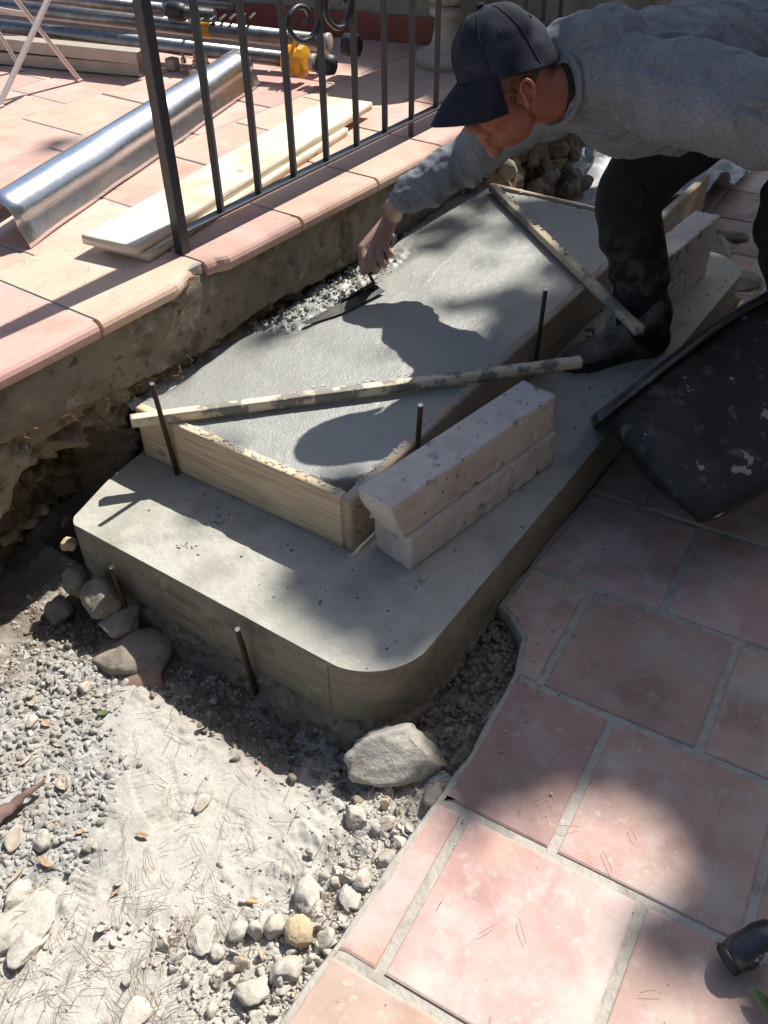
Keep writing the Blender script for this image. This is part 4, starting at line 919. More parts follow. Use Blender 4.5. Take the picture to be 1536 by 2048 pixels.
# ---- dark grip tool at the lower right corner
gp = empty('rubber_grip_tool', at(1500, 1930, 0), 'dark scuffed blue-black rubber grip standing on the tiles at the lower right corner', 'tool')
c0 = at(1488, 1912, .03)
R_ = [(a_ * .8, b_ * .8) for a_, b_ in ((.020, 0), (.032, .006), (.038, .03), (.037, .055), (.040, .08), (.034, .11), (.022, .125), (.012, .13))]
v, f = lathe(c0 + np.array([-.02, .02, 0]), R_, 24, (.75, -.55, .35)); mk('grip', v, f, M['bluegrip'], gp, True)
v, f = lathe(c0 + np.array([-.024, .023, -.002]), [(.014, -.004), (.024, -.002), (.028, .006), (.024, .012)], 24, (.75, -.55, .35)); mk('end_ring', v, f, M['blackplastic'], gp, True)
v, f = tube([c0 + np.array([.03, -.02, .02]), c0 + np.array([.12, -.20, .32]), c0 + np.array([.2, -.3, .7])], .017, 12); mk('shaft', v, f, M['steel'], gp, True)
lf_c = at(1528, 2010, .02)
def leaf(c, L, W, yaw, m, lbl, cat='leaf', grp=None, curl=.25, tilt=(.1, .1)):
    n = 8; V_ = []; d = np.array([math.cos(yaw), math.sin(yaw), tilt[0]]); s = np.array([-math.sin(yaw), math.cos(yaw), tilt[1]])
    for i in range(n + 1):
        t = i / n; w_ = W / 2 * math.sin(math.pi * min(1, t * .93 + .04)) ** .8
        for j in (-1, -.5, 0, .5, 1): V_.append(np.asarray(c) + d * L * (t - .5) + s * w_ * j + np.array([0, 0, curl * L * ((t - .5) ** 2) + abs(j) * w_ * .35 + .002]))
    F_ = [[i * 5 + k, i * 5 + k + 1, (i + 1) * 5 + k + 1, (i + 1) * 5 + k] for i in range(n) for k in range(4)]
    o = mk('leaf', V_, F_, m, None, True); so_ = o.modifiers.new('t', 'SOLIDIFY'); so_.thickness = .0006; tag(o, lbl, cat, grp); return o
leaf(lf_c, .06, .024, 1.2, M['green'], 'green leaf below the dark grip at the lower right corner')
# ---- crumpled plastic sheet, bottle, rubble beyond the step
def sheet():
    xs = np.linspace(3.74, 5.4, 90); ys = np.linspace(1.02, 1.98, 60); Xs, Ys = np.meshgrid(xs, ys, indexing='ij'); P = np.stack([Xs, Ys, Xs * 0], -1)
    rg = np.abs(fbm(P, 4, 4, 7, .6)); Z_ = .015 + .10 * rg + .16 * smooth(Ys, 1.5, 1.02) * smooth(4.3 - Xs, -.2, .4) + .02 * fbm(P, 16, 3, 2)
    Xs = Xs + .05 * fbm(P, 3, 2, 17); Ys = Ys + .06 * fbm(P, 4, 2, 19)
    q = np.arange(Xs.size).reshape(Xs.shape); F_ = np.stack([q[:-1, :-1], q[1:, :-1], q[1:, 1:], q[:-1, 1:]], -1).reshape(-1, 4)
    o = mk('dust_sheet', np.stack([Xs, Ys, Z_], -1).reshape(-1, 3), F_, M['sheet'], None, True); o.modifiers.new('t', 'SOLIDIFY').thickness = .002
    tag(o, 'crumpled whitish plastic dust sheet beyond the end of the side board', 'dust sheet')
sheet()
bc = at(1172, 340, .02)
bt = empty('plastic_bottle', bc, 'small clear bluish plastic bottle standing at the end of the rubble wall', 'bottle')
v, f = lathe(bc, [(.03, 0), (.034, .006), (.034, .07), (.030, .075), (.034, .08), (.034, .15), (.014, .19), (.013, .205)], 20); mk('bottle_body', v, f, M['bottle'], bt, True)
v, f = lathe(bc, [(.016, .202), (.016, .218)], 14); mk('bottle_cap', v, f, M['yellow'], bt, True)
# ================================================================== the man
cr, cu, cb = CR[:, 0], CR[:, 1], CR[:, 2]
def nrm(v): v = np.asarray(v, float); return v / np.linalg.norm(v)
man = empty('person', (2.45, .80, HS), 'man in navy cap and grey sweatshirt bending over to trowel the wet concrete', 'person')
HF = nrm(-.88 * cr - .44 * cu - .04 * cb); HU = -.36 * cr + .78 * cu + .50 * cb; HU = nrm(HU - HF * (HU @ HF)); HL = np.cross(HU, HF)
KS = 1.075
EAR = atd(1050, 188, 2.30); HO = EAR - HL * .078 * KS
HR = np.stack([HF, HU, HL], 1)
def hp(f_, u_, l_): return HO + (HF * f_ + HU * u_ + HL * l_) * KS
def he(c, r, sub=3): return ell(hp(*c), np.array(r) * KS, HR, sub)
def cap_tube(p, q, r0, r1, n=12, k=5):
    P_ = [np.asarray(p) + (np.asarray(q) - np.asarray(p)) * i / k for i in range(k + 1)]; return tube(P_, np.linspace(r0, r1, k + 1), n)
def limb(pts, rads, n=16, m_=5):
    P_ = spline(pts, m_); R_ = np.interp(np.linspace(0, len(pts) - 1, len(P_)), range(len(pts)), rads); out = [tube(P_, R_, n)]
    out.append(ell(P_[0], [R_[0]] * 3, None, 2)); out.append(ell(P_[-1], [R_[-1]] * 3, None, 2)); return out
NB = atd(1130, 176, 2.44)                      # neck base
RS = atd(1058, 205, 2.72); LS = atd(1345, 185, 2.28)
HPp = np.array([2.98, .48, .93])
TA = nrm(HPp - NB); SL = nrm((LS - RS) - TA * ((LS - RS) @ TA)); DV = np.cross(TA, SL); DV = DV if DV[2] > 0 else -DV
WR = atd(797, 404, 2.84); EL = atd(940, 316, 2.86)
def hd(px, py, off):
    """point at pixel, 'off' metres nearer (negative) or farther than the trowel handle"""
    t = np.clip(((px - 738) * 49 + (548 - py) * 78) / (49. ** 2 + 78 ** 2), 0, 1); d0 = np.linalg.norm(G0 + (G1 - G0) * t - [0, 0, CH]); return atd(px, py, d0 + off)
skin = [he((.012, .055, 0), (.094, .088, .074), 4), he((.045, -.005, 0), (.060, .080, .060)), he((.035, -.065, 0), (.058, .040, .050)), he((.082, -.092, 0), (.019, .018, .024)),
        he((.100, .002, 0), (.016, .030, .012)), he((.114, -.026, 0), (.017, .013, .015)), he((.104, -.034, .010), (.013, .010, .009)), he((.104, -.034, -.010), (.013, .010, .009)),
        he((.088, .030, 0), (.018, .012, .050)), he((.097, -.060, 0), (.012, .0055, .022)), he((.094, -.072, 0), (.012, .0065, .020)), he((.064, -.018, .042), (.028, .024, .020)), he((.064, -.018, -.042), (.028, .024, .020)),
        he((.02, -.055, .044), (.032, .035, .014)), he((.02, -.055, -.044), (.032, .035, .014)), he((.090, -.05, 0), (.018, .02, .03))]
for sg in (1, -1):
    skin.append(he((-.006, .002, sg * .077), (.012, .021, .006)))
    ring = []
    for k in range(15):
        t = math.radians(-70 + 300 * k / 14); ring.append(hp(-.006 - .0145 * math.cos(t) * (1 if math.sin(t) > 0 else .75) * -1, .003 + .0245 * math.sin(t), sg * (.082 + .006 * (1 if math.cos(t) < 0 else .2))))
    skin.append(tube(ring, .0042 * KS, 8)); skin.append(he((.002, -.022, sg * .082), (.008, .010, .005)))
# neck
skin += limb([hp(-.030, .03, 0), hp(-.045, -.03, 0), NB, NB + TA * .10], [.062 * KS, .058 * KS, .066, .07], 20)
skin += [loft([(NB + TA * t, SL * w_, DV * d_) for t, w_, d_ in ((.04, .05, .05), (.12, .13, .07), (.3, .15, .09), (.6, .14, .09), (.8, .14, .09))])]
skin += limb([RS, EL, WR, hd(788, 428, -.028)], [.045, .042, .0275, .0285]); EL2 = atd(1655, 262, 2.30); WL = atd(1620, 415, 2.60); K2 = atd(1600, 430, 2.85)
skin += limb([LS, EL2, WL], [.045, .042, .029])
hdn = nrm(K2 - WL + np.array([0, 0, -.02])); sd_ = nrm(np.cross(hdn, (0, 0, 1))); PC = WL + hdn * .055
skin += limb([WL, PC, WL + hdn * .095], [.028, .036, .034], 14)
for i_ in range(4):
    b0 = WL + hdn * .095 + sd_ * (.024 - .0165 * i_); L_f = (.070, .078, .073, .058)[i_]
    skin += limb([b0, b0 + hdn * L_f * .5 + sd_ * (.004 - .003 * i_), b0 + hdn * L_f * .85 - np.array([0, 0, .016]), b0 + hdn * L_f - np.array([0, 0, .034])], [.011, .0102, .0095, .0085], 10, 4)
skin += limb([WL + hdn * .03 + sd_ * .020, WL + hdn * .065 + sd_ * .052, WL + hdn * .10 + sd_ * .058 - np.array([0, 0, .012])], [.014, .0125, .010], 10, 4)
# right hand closed on the trowel handle
WH = hd(788, 424, -.030)
skin += limb([WH + (WR - WH) * .3, WH], [.028, .030], 14)
kn = [(725, 497), (740, 500), (755, 498), (769, 489)]; pp = [(727, 524), (744, 528), (761, 520), (777, 505)]; dp_ = [(733, 541), (751, 541), (768, 529), (783, 509)]; tp = [(744, 535), (757, 531), (770, 519), (780, 498)]
for i in range(4):
    K_ = hd(*kn[i], -.034); r0 = (.0145, .0148, .0142, .0125)[i]
    skin += limb([WH + (K_ - WH) * .12, K_], [.019, r0 * 1.15], 10)
    skin += limb([K_, hd(*pp[i], -.026), hd(*dp_[i], -.002), hd(*tp[i], .014)], [r0 * 1.12, r0, r0 * .9, r0 * .78], 10, 4)
pc_ = (hd(722, 494, -.026) + hd(774, 485, -.022) + WH * .9 + WH * .1) / 3
skin.append(ell(pc_, (.040, .034, .020), np.stack([nrm(hd(774, 485, 0) - hd(722, 494, 0)), nrm(WH - hd(748, 494, -.03)), nrm(np.cross(nrm(hd(774, 485, 0) - hd(722, 494, 0)), nrm(WH - hd(748, 494, -.03))))], 1)))
skin += limb([hd(772, 445, -.020), hd(738, 480, -.010), hd(724, 512, -.004), hd(727, 545, -.010)], [.016, .014, .0125, .0095], 10, 4)     # thumb down along the handle
skin += limb([np.array([2.86, .70, .84]), at(1262, 380, .60), at(1290, 655, .21)], [.06, .05, .04]) + limb([HPp, HPp + TA * .05], [.1, .1])
skin += limb([NB + TA * .75, np.array([2.86, .70, .84])], [.09, .06]) + limb([NB + TA * .75, np.array([3.04, .36, .88])], [.09, .06])
body = blob('body', skin, .0027, M['skin'], man, 2)
body.data.materials.append(M['skin_hand'])
n_ = len(body.data.polygons); ctr = np.empty(n_ * 3, np.float32); body.data.polygons.foreach_get('center', ctr); ctr = ctr.reshape(-1, 3) + np.array(body.location) + np.array(man.location)
body.data.polygons.foreach_set('material_index', ((ctr @ np.array([0, 1., 0]) > 1.3) & (ctr[:, 2] < .62)).astype(np.int32))
for sg in (1, -1):
    v, f = he((.078, .012, sg * .031), (.012, .012, .012)); mk('eye', v, f, M['eye'], man, True)
# short hair below the cap
V_, F_ = he((.010, .052, 0), (.097, .090, .0775), 4); L_ = ((V_ - HO) / KS) @ HR
kf = []
for f_ in F_:
    c = L_[f_].mean(0)
    if -.02 < c[1] < .10 and c[0] < .062 and not (abs(c[0] + .004) < .022 and c[1] < .03) and not (c[0] > .025 and c[1] < .02): kf.append(f_)
us = sorted({i for f_ in kf for i in f_}); mp_ = {i: j for j, i in enumerate(us)}
o = mk('hair', V_[us], [[mp_[i] for i in f_] for f_ in kf], M['hair'], man, True); o.modifiers.new('t', 'SOLIDIFY').thickness = .003
# cap
nr_, ns = 22, 60; V_ = []
for j in range(nr_ + 1):
    t = j / nr_; rad = (1 - t ** 2.15) ** .5
    for k in range(ns):
        an = 2 * math.pi * k / ns; f_ = math.cos(an); l_ = math.sin(an); ru_ = .042 + .022 * f_
        rf = .114; rl = .089; seam = 1 - .012 * math.exp(-((abs((an / (math.pi / 3)) % 1 - .5) - .5) * 10) ** 2)
        uu = ru_ + (.186 - ru_) * t
        q = [-.002 + rf * f_ * rad * seam + .012 * t, uu, rl * l_ * rad * seam]
        nz_ = float(fbm(np.array([q]), 12, 3, 8)[0]) * .011 * (1 if t < .95 else 0)
        q = [q[0] + nz_ * f_, q[1] + nz_ * .8, q[2] + nz_ * l_]; V_.append(hp(*q))
F_ = [[j * ns + k, j * ns + (k + 1) % ns, (j + 1) * ns + (k + 1) % ns, (j + 1) * ns + k] for j in range(nr_) for k in range(ns)]
capo = fixn(mk('cap', V_, F_, M['navy'], man, True)); capo.modifiers.new('t', 'SOLIDIFY').thickness = .003
v, f = ell(hp(.010, .188, 0), np.array([.010, .005, .010]) * KS, HR, 2); mk('cap_button', v, f, M['navy'], capo, True)
for k in range(6):
    an = math.pi / 3 * k; P_ = []
    for j in range(2, nr_): t = j / nr_; i_ = j * ns + int(ns * k / 6); P_.append(V_[i_] + nrm(V_[i_] - hp(0, .08, 0)) * .0006)
    v, f = tube(P_, .0012, 5); mk('cap_seam', v, f, M['navy_stitch'], capo, True)
    for q_ in (-1, 1):
        pass
for k in (1, 3, 5, 7, 9, 11):
    j = 14; i_ = j * ns + int(ns * k / 12); c = V_[i_]; nn__ = nrm(c - hp(0, .08, 0)); v, f = lathe(c, [(.0022, .0005), (.0042, .001), (.0042, .0022), (.0022, .0022)], 10, nn__); mk('cap_eyelet', v, f, M['navy_stitch'], capo, True)
nv_, nu_ = 10, 22; Vv = []
for i in range(nu_ + 1):
    an = math.radians(-66 + 132 * i / nu_); f0 = -.002 + .114 * math.cos(an); l0 = .089 * math.sin(an); u0 = .048 + .016 * math.cos(an)
    ext = .092 * math.cos(math.radians(-66 + 132 * i / nu_) * 1.12) ** .8 if abs(an) < math.radians(66) else 0
    for j in range(nv_ + 1):
        t = j / nv_; Vv.append(hp(f0 + ext * t * .95, u0 + .004 - .030 * t - .022 * t * t - .034 * (abs(l0) / .089) ** 2 * t, l0 * (1 - .10 * t)))
F_ = [[i * (nv_ + 1) + j, i * (nv_ + 1) + j + 1, (i + 1) * (nv_ + 1) + j + 1, (i + 1) * (nv_ + 1) + j] for i in range(nu_) for j in range(nv_)]
o = fixn(mk('cap_visor', Vv, F_, M['navy'], capo, True)); o.modifiers.new('t', 'SOLIDIFY').thickness = .005
# undershirt collar
parts = [loft([(NB - TA * .036, SL * .070, DV * .066), (NB + TA * .02, SL * .084, DV * .078), (NB + TA * .06, SL * .10, DV * .09)])]
blob('undershirt', parts, .005, M['under'], man, 3)
# sweatshirt
def T_(t, lat, dv): return NB + TA * t + SL * lat + DV * dv
sh = [loft([(T_(-.030, 0, .0), SL * .088, DV * .082), (T_(.005, 0, .0), SL * .100, DV * .094), (T_(.045, 0, .0), SL * .125, DV * .105), (T_(.09, 0, -.01), SL * .185, DV * .125), (T_(.20, 0, -.015), SL * .235, DV * .16), (T_(.36, 0, -.01), SL * .235, DV * .17), (T_(.55, 0, 0), SL * .22, DV * .165), (T_(.75, 0, 0), SL * .22, DV * .17), (T_(.95, 0, -.02), SL * .2, DV * .16)], 30)]
sh += limb([T_(.0, -.05, .05), T_(.10, .05, .07)], [.075, .10], 20)
sh += limb([RS + SL * .02 + TA * .05, RS + (EL - RS) * .5 + [0, 0, .01], EL, EL + (WR - EL) * .45, EL + (WR - EL) * .90], [.108, .092, .080, .066, .047], 20)
sh += limb([LS - SL * .03 + TA * .02, atd(1500, 222, 2.24), atd(1655, 262, 2.30), atd(1640, 340, 2.46), WL + (EL2 - WL) * .12], [.112, .10, .088, .072, .050], 20)
sh += limb([T_(.10, -.16, -.02), T_(.06, 0, .02), T_(.10, .17, -.01)], [.10, .085, .10], 20)
Aq = nrm(EL - RS); Fa = nrm(WR - EL)
def wr_(co, no):
    rel = co - NB; s = rel @ SL; t = rel @ TA; q = np.stack([t * 1.0, s * .6, rel @ DV * .8], 1)
    d = .034 * fbm(q * np.array([1.6, .6, 1]), 6, 4, 5, .5)
    w1 = fbm(q, 4, 2, 15) * 3; d = d + .011 * np.sin((t * .8 + s * 1.1) * 46 + w1 * 4) * smooth(fbm(q, 3, 2, 25), -.15, .35)
    d = d + .010 * np.clip(1 - np.abs(fbm(q * np.array([1, .55, 1]), 7, 3, 77)) * 9, 0, 1) * smooth(fbm(q, 3, 2, 78), -.2, .2) + .006 * np.clip(1 - np.abs(fbm(q * np.array([.6, 1.2, 1]), 13, 2, 79)) * 8, 0, 1)
    ta_ = (co - RS) @ Aq; onarm = smooth(ta_, .12, .25)
    lw = (co - EL) @ Fa; d = d + onarm * .006 * np.sin(lw * 105 + 5 * fbm(co, 5, 2, 9)) * smooth(fbm(co, 7, 2, 4), -.25, .2)
    return d
blob('sweatshirt', sh, .0065, M['shirt'], man, 7, wr_, .6)
# sleeve cuff and collar band
cA = EL + (WR - EL) * .84; cB_ = EL + (WR - EL) * .97
v, f = tube([cA, cA + (cB_ - cA) * .2, cB_, cB_ + (cB_ - cA) * .02], [.046, .049, .047, .043], 22); mk('cuff', v, f, M['shirt'], man, True)
rg = []
for k in range(37):
    t = 2 * math.pi * k / 36; rg.append(T_(-.032 + .012 * math.cos(t * 1), 0, 0) + SL * math.cos(t) * .088 + DV * math.sin(t) * .082)
v, f = tube(rg, .0085, 8, False); mk('collar_band', v, f, M['shirt'], man, True)
# trousers
A1 = at(1287, 650, .225); K1 = at(1262, 390, .60); H1 = np.array([2.90, .68, .86])
tr_ = limb([H1, (H1 + K1) / 2 + [0, 0, .03], K1, (K1 * .45 + A1 * .55) + [.005, 0, 0], A1, A1 - [-.01, 0, .035]], [.13, .122, .100, .090, .085, .088], 22)
A2 = at(1625, 700, .12); H2 = np.array([3.06, .34, .88])
tr2 = limb([H2, (H2 + K2) / 2, K2, (K2 + A2) / 2, A2], [.13, .13, .115, .10, .095], 22)
hpz = limb([H1, H2], [.14, .14], 20) + limb([T_(.70, 0, 0), (H1 + H2) / 2], [.15, .15], 20)
Ld = nrm(A1 - K1)
def wt_(co, no):
    l = (co - K1) @ Ld; d = .010 * fbm(co * [1, 1, .8], 8, 4, 6, .55) + .006 * np.sin(l * 62 + 6 * fbm(co, 5, 2, 19)) * smooth(fbm(co, 6, 2, 29), -.25, .3)
    return d + .010 * smooth(l, .30, .40) * np.sin(l * 70 + 4 * fbm(co, 8, 2, 3)) * .6
blob('trousers', tr_ + tr2 + hpz, .0065, M['trousers'], man, 5, wt_)
# knee pocket flap bulge
v, f = rock(K1 + nrm(atd(1330, 430, 2.6) - K1) * .088, (.05, .03, .09), 14, 3, .4, .1); mk('pocket_flap', v, f, M['trousers'], man, True)
# boots
def boot(toe, heel, name='boot'):
    toe = np.array(toe, float); heel = np.array(heel, float); d = toe - heel; L = np.linalg.norm(d); d /= L; s = np.cross((0, 0, 1), d); zb = toe[2]
    P_ = lambda t, z: heel + d * L * t + np.array([0, 0, z])
    secs = []
    for t, w_, h in ((0.0, .030, .035), (.03, .038, .05), (.15, .042, .075), (.35, .042, .085), (.5, .046, .072), (.65, .051, .056), (.8, .050, .045), (.92, .040, .036), (.985, .022, .026), (1.0, .012, .018)):
        secs.append((P_(t, .012 + h * .55), s * w_, np.array([0, 0, h * .62])))
    parts = [loft(secs, 20)] + limb([P_(.2, .05), P_(.17, .16)], [.052, .056], 18)
    b = blob(name, parts, .005, M['boot'], man, 4, lambda co, no: .0035 * fbm(co, 22, 3, 8) + .002 * np.sin(((co - heel) @ d) * 160) * smooth((co - heel) @ d, L * .55, L * .62) * smooth(L * .80 - (co - heel) @ d, 0, .02))
    ol = []
    for t, w_ in ((0, .030), (.05, .041), (.2, .045), (.4, .044), (.55, .048), (.7, .054), (.82, .052), (.93, .040), (1.01, .012)): ol.append((t, w_))
    pts = [P_(t, 0) + s * w_ for t, w_ in ol] + [P_(t, 0) - s * w_ for t, w_ in ol[::-1]]; n = len(pts); pts = np.array(pts)
    V_ = np.concatenate([pts + [0, 0, .001], pts + [0, 0, .020]]); F_ = [[k, (k + 1) % n, n + (k + 1) % n, n + k] for k in range(n)] + [list(range(n))[::-1], [n + k for k in range(n)]]
    fixn(mk('boot_sole', V_, F_, M['sole'], b))
    for k in range(5):
        t = .38 + .055 * k; z = .012 + .085 * (1 - .12 * k) * 1.12; c = P_(t, z); v, f = tube(spline([c - s * .028 - [0, 0, .012], c + [0, 0, .004], c + s * .028 - [0, 0, .012]], 4), .0028, 6); mk('lace', v, f, M['sole'], b, True)
boot((2.275, .905, HS), (2.555, .715, HS))
boot((2.78, .42, 0.0), (3.06, .26, 0.0))
# ================================================================== stones, shards, litter
def zg(x, y):
    return float(ground_h(np.array([[x]]), np.array([[y]]))[0][0, 0])
def stone(lbl, px, py, w_, h_, d_, seed, m='stone', rz=0, z=None, rough=.14, grp='loose stones in the dirt', name='stone', lift=.25, tilt=0, cat='stone'):
    P = at(px, py, -.06 if z is None else z); zz = zg(P[0], P[1]) if z is None else z
    P = at(px, py, zz + h_ * .2)
    v, f = rock((P[0], P[1], zz + h_ * lift), (w_, d_, h_), seed, 4 if w_ > .06 else 3, rz, rough, 8, tilt); o = mk(name, v, f, M[m], None, True); tag(o, lbl, cat, grp); return o
stone('largest pale boulder wedged under the rounded corner of the step', 797, 1522, .235, .13, .13, 4, 'stone', -.75, lift=.38)
stone('angular brown stone on top of the pile at the left of the step', 205, 1198, .135, .085, .11, 52, 'stone_dark', .9, z=-.015)
stone('flat wedge stone below the angular one by the left stake', 240, 1248, .14, .055, .095, 53, 'stone_dark', -.4, z=-.045)
stone('broad smooth half-buried stone at the bottom of the left pile', 250, 1318, .23, .10, .17, 54, 'stone_dark', -.7, rough=.08)
stone('small ochre stone stuck under the left end of the step', 137, 1088, .05, .05, .04, 55, 'stone_tan', .3, z=.055)
stone('rounded dark lump tucked under the left end of the step', 150, 1165, .09, .09, .08, 56, 'stone_dark', .3, z=-.06)
stone('dark lump in the hollow left of the step', 120, 1225, .10, .08, .08, 57, 'stone_dark', .9)
stone('flat cream stone lying alone in the sandy patch', 403, 1607, .050, .022, .034, 58, 'stone', .2)
stone('triangular pale stone below the big boulder', 714, 1640, .07, .045, .05, 59, 'stone', 1.2)
stone('round pale stone just right of the triangular one', 776, 1648, .042, .034, .036, 60, 'stone', .2, rough=.07)
stone('brownish pebble above the round pale stone', 771, 1606, .030, .026, .026, 61, 'stone_tan', .2, rough=.07)
stone('rough tan porous stone near the edge of the tiles', 598, 1868, .066, .058, .058, 62, 'stone_tan', .5, rough=.16)
stone('pale knobbly stone left of the tan porous one', 553, 1857, .052, .045, .048, 63, 'stone', 1.5)
stone('small pale stone beside the knobbly one', 512, 1862, .036, .045, .034, 64, 'stone', .2)
stone('flat angular pale slab stone lying at left of the cluster', 405, 1872, .075, .018, .058, 65, 'stone', .6)
stone('cream lumpy stone under the flat slab stone', 436, 1905, .034, .026, .03, 66, 'stone', .9)
stone('angular pale stone below the tan porous one', 573, 1946, .068, .045, .05, 67, 'stone', -.3)
stone('white stone between the angular stone and the tiles', 618, 1925, .030, .028, .03, 68, 'stone', .3)
stone('broad pale stone partly under needles by the tiles', 505, 1985, .07, .04, .06, 69, 'stone', .1)
stone('large pale crusty stone above the tan cluster', 620, 1785, .085, .04, .06, 70, 'stone', .6)
stone('pale stone touching the tile edge above the cluster', 700, 1800, .06, .035, .045, 71, 'stone', .9)
stone('knobbly stone near the tile edge', 722, 1760, .045, .035, .04, 72, 'stone', .5)
stone('pale stone right of the tan porous one', 655, 1880, .045, .04, .04, 73, 'stone', .4)
stone('oval smooth pebble low in the needles', 253, 1963, .024, .018, .020, 74, 'stone', .4, rough=.03)
stone('upright oval pebble right of the low one', 345, 1938, .022, .017, .016, 75, 'stone', 1.4, rough=.03)
stone('round pebble below the flat slab stone', 371, 1960, .021, .018, .02, 76, 'stone', .4, rough=.03)
stone('grey pebble near the bottom edge by the tiles', 424, 2022, .026, .02, .022, 77, 'stone', .4, rough=.03)
stone('angular pale rock at the lower left margin', 36, 1790, .08, .035, .045, 78, 'stone', .1)
stone('chipped grey stone above the margin rock', 88, 1685, .055, .04, .035, 79, 'stone', .5)
stone('small white stone right of the chipped grey one', 176, 1693, .034, .026, .028, 80, 'stone', .6)
stone('large flat pale rock in the lower left corner', 40, 1850, .15, .03, .13, 81, 'stone', .1, lift=.1)
stone('flat grey rock near the bottom left', 55, 1890, .11, .028, .07, 82, 'stone', .5, lift=.2)
stone('pale flat stone at the bottom edge of the dirt', 272, 2030, .07, .028, .05, 83, 'stone', .3)
stone('pale stone lying left of the round stone cluster', 478, 1868, .05, .032, .04, 84, 'stone', .3)
stone('light stone half hidden at the right of the boulder', 868, 1590, .06, .04, .05, 85, 'stone_dark', .3)
stone('grey lump behind the boulder by the step corner', 850, 1490, .07, .05, .06, 86, 'stone_dark', .8)
stone('small lump right of the step corner on the debris', 905, 1420, .045, .03, .04, 87, 'stone_dark', .8)
stone('pale pebble lying on the lower step beside the blocks', 845, 1157, .028, .018, .022, 88, 'stone', .1, z=HS - .003, rough=.03, lift=.45)
stone('pale rock on the dirt left of the flat cream stone', 62, 1445, .04, .02, .03, 89, 'stone', .4)
stone('whitish chunk beside the pipe shard', 168, 1375, .038, .03, .03, 90, 'stone', .9)
stone('rough mortar lump at the far ground beyond the step', 1432, 500, .26, .07, .16, 91, 'stone_dark', .3, z=0.0)
stone('second mortar lump beyond the far step corner', 1480, 560, .20, .05, .16, 92, 'stone_dark', .9, z=0.0)
stone('third low mortar lump behind the far blocks', 1450, 470, .20, .05, .10, 93, 'stone_dark', 1.9, z=0.0)
# curved terracotta shard (broken pipe)
def shard():
    c = at(285, 1345, -.075); V_ = []; n = 16; m_ = 8; ax = np.array([.55, -.55, .12]); ax /= np.linalg.norm(ax); s = np.cross(ax, (0, 0, 1)); s /= np.linalg.norm(s); u = np.cross(s, ax); R_ = .055
    for i in range(m_ + 1):
        for k in range(n + 1):
            t = math.radians(15 + 150 * k / n); L = .11 * (i / m_ - .5) * (1 - .25 * abs(k / n - .5)) + (.004 * math.sin(k * 1.1) if i in (0, m_) else 0)
            V_.append(c + ax * L + s * math.cos(t) * R_ + u * (math.sin(t) * R_ - .045))
    F_ = [[i * (n + 1) + k, i * (n + 1) + k + 1, (i + 1) * (n + 1) + k + 1, (i + 1) * (n + 1) + k] for i in range(m_) for k in range(n)]
    o = mk('clay_pipe_shard', V_, F_, M['shard_inner'], None, True); o.modifiers.new('t', 'SOLIDIFY').thickness = .013; tag(o, 'curved brown clay pipe shard half buried below the left stone pile', 'pipe shard')
shard()
def chip_(lbl, P, dims, seed, m, rz, cat='tile fragment', grp='broken tile fragments'):
    v, f = rock(P, dims, seed, 2, rz, .1, 9); tag(mk('tile_fragment', v, f, M[m]), lbl, cat, grp)
P = aty(384, 556, YW - .004); chip_('orange tile fragment stuck under the chipped nosing', P, (.026, .012, .016), 5, 'terracotta', 0)
P = aty(347, 592, YW - .002); chip_('thin pale orange flake hanging on the wall below the nosing', P, (.010, .008, .03), 6, 'terracotta', 0)
chip_('pale terracotta chip on the dirt at the left', at(60, 1388, -.05), (.03, .02, .008), 7, 'leaf_pale', .4)
chip_('small reddish chip on the sand near the shadow edge', at(522, 1535, -.06), (.018, .006, .006), 8, 'terracotta', .2)
# cigarette butt
P = at(495, 1803, -.05); P[2] = zg(P[0], P[1]) + .006; P = at(495, 1803, P[2])
cb_ = empty('cigarette_butt', P, 'orange-filtered cigarette butt lying among the pebbles', 'cigarette butt'); dd = at(520, 1806, P[2]) - at(466, 1800, P[2]); dd /= np.linalg.norm(dd)
v, f = lathe(P - dd * .003, [(.0036, 0), (.0038, .002), (.0038, .021), (.0036, .022)], 12, dd); mk('filter', v, f, M['butt_filter'], cb_, True)
v, f = lathe(P - dd * .016, [(.003, 0), (.0036, .001), (.0037, .0125)], 12, dd); mk('paper', v, f, M['butt_paper'], cb_, True)
# bark strip, leaves
def gz(px, py, h=.01): 
    P = at(px, py, -.06); z = zg(P[0], P[1]) + h; return at(px, py, z)
P0 = gz(-15, 1640, .02); P1 = gz(90, 1560, .03); d = P1 - P0; L = np.linalg.norm(d); d /= L; s = np.cross(d, (0, 0, 1)); V_ = []
for i in range(15):
    t = i / 14; w_ = .018 * (1 - t) + .003 + .002 * math.sin(i * 2.1)
    for j in (-1, -.4, .4, 1): V_.append(P0 + d * L * t + s * w_ * j + np.array([0, 0, .006 * (1 - j * j) + .003 * math.sin(i * .9)]))
F_ = [[i * 4 + k, i * 4 + k + 1, (i + 1) * 4 + k + 1, (i + 1) * 4 + k] for i in range(14) for k in range(3)]
o = mk('bark_strip', V_, F_, M['bark'], None, True); o.modifiers.new('t', 'SOLIDIFY').thickness = .003; tag(o, 'purplish brown strip of bark at the left edge of the dirt', 'bark')
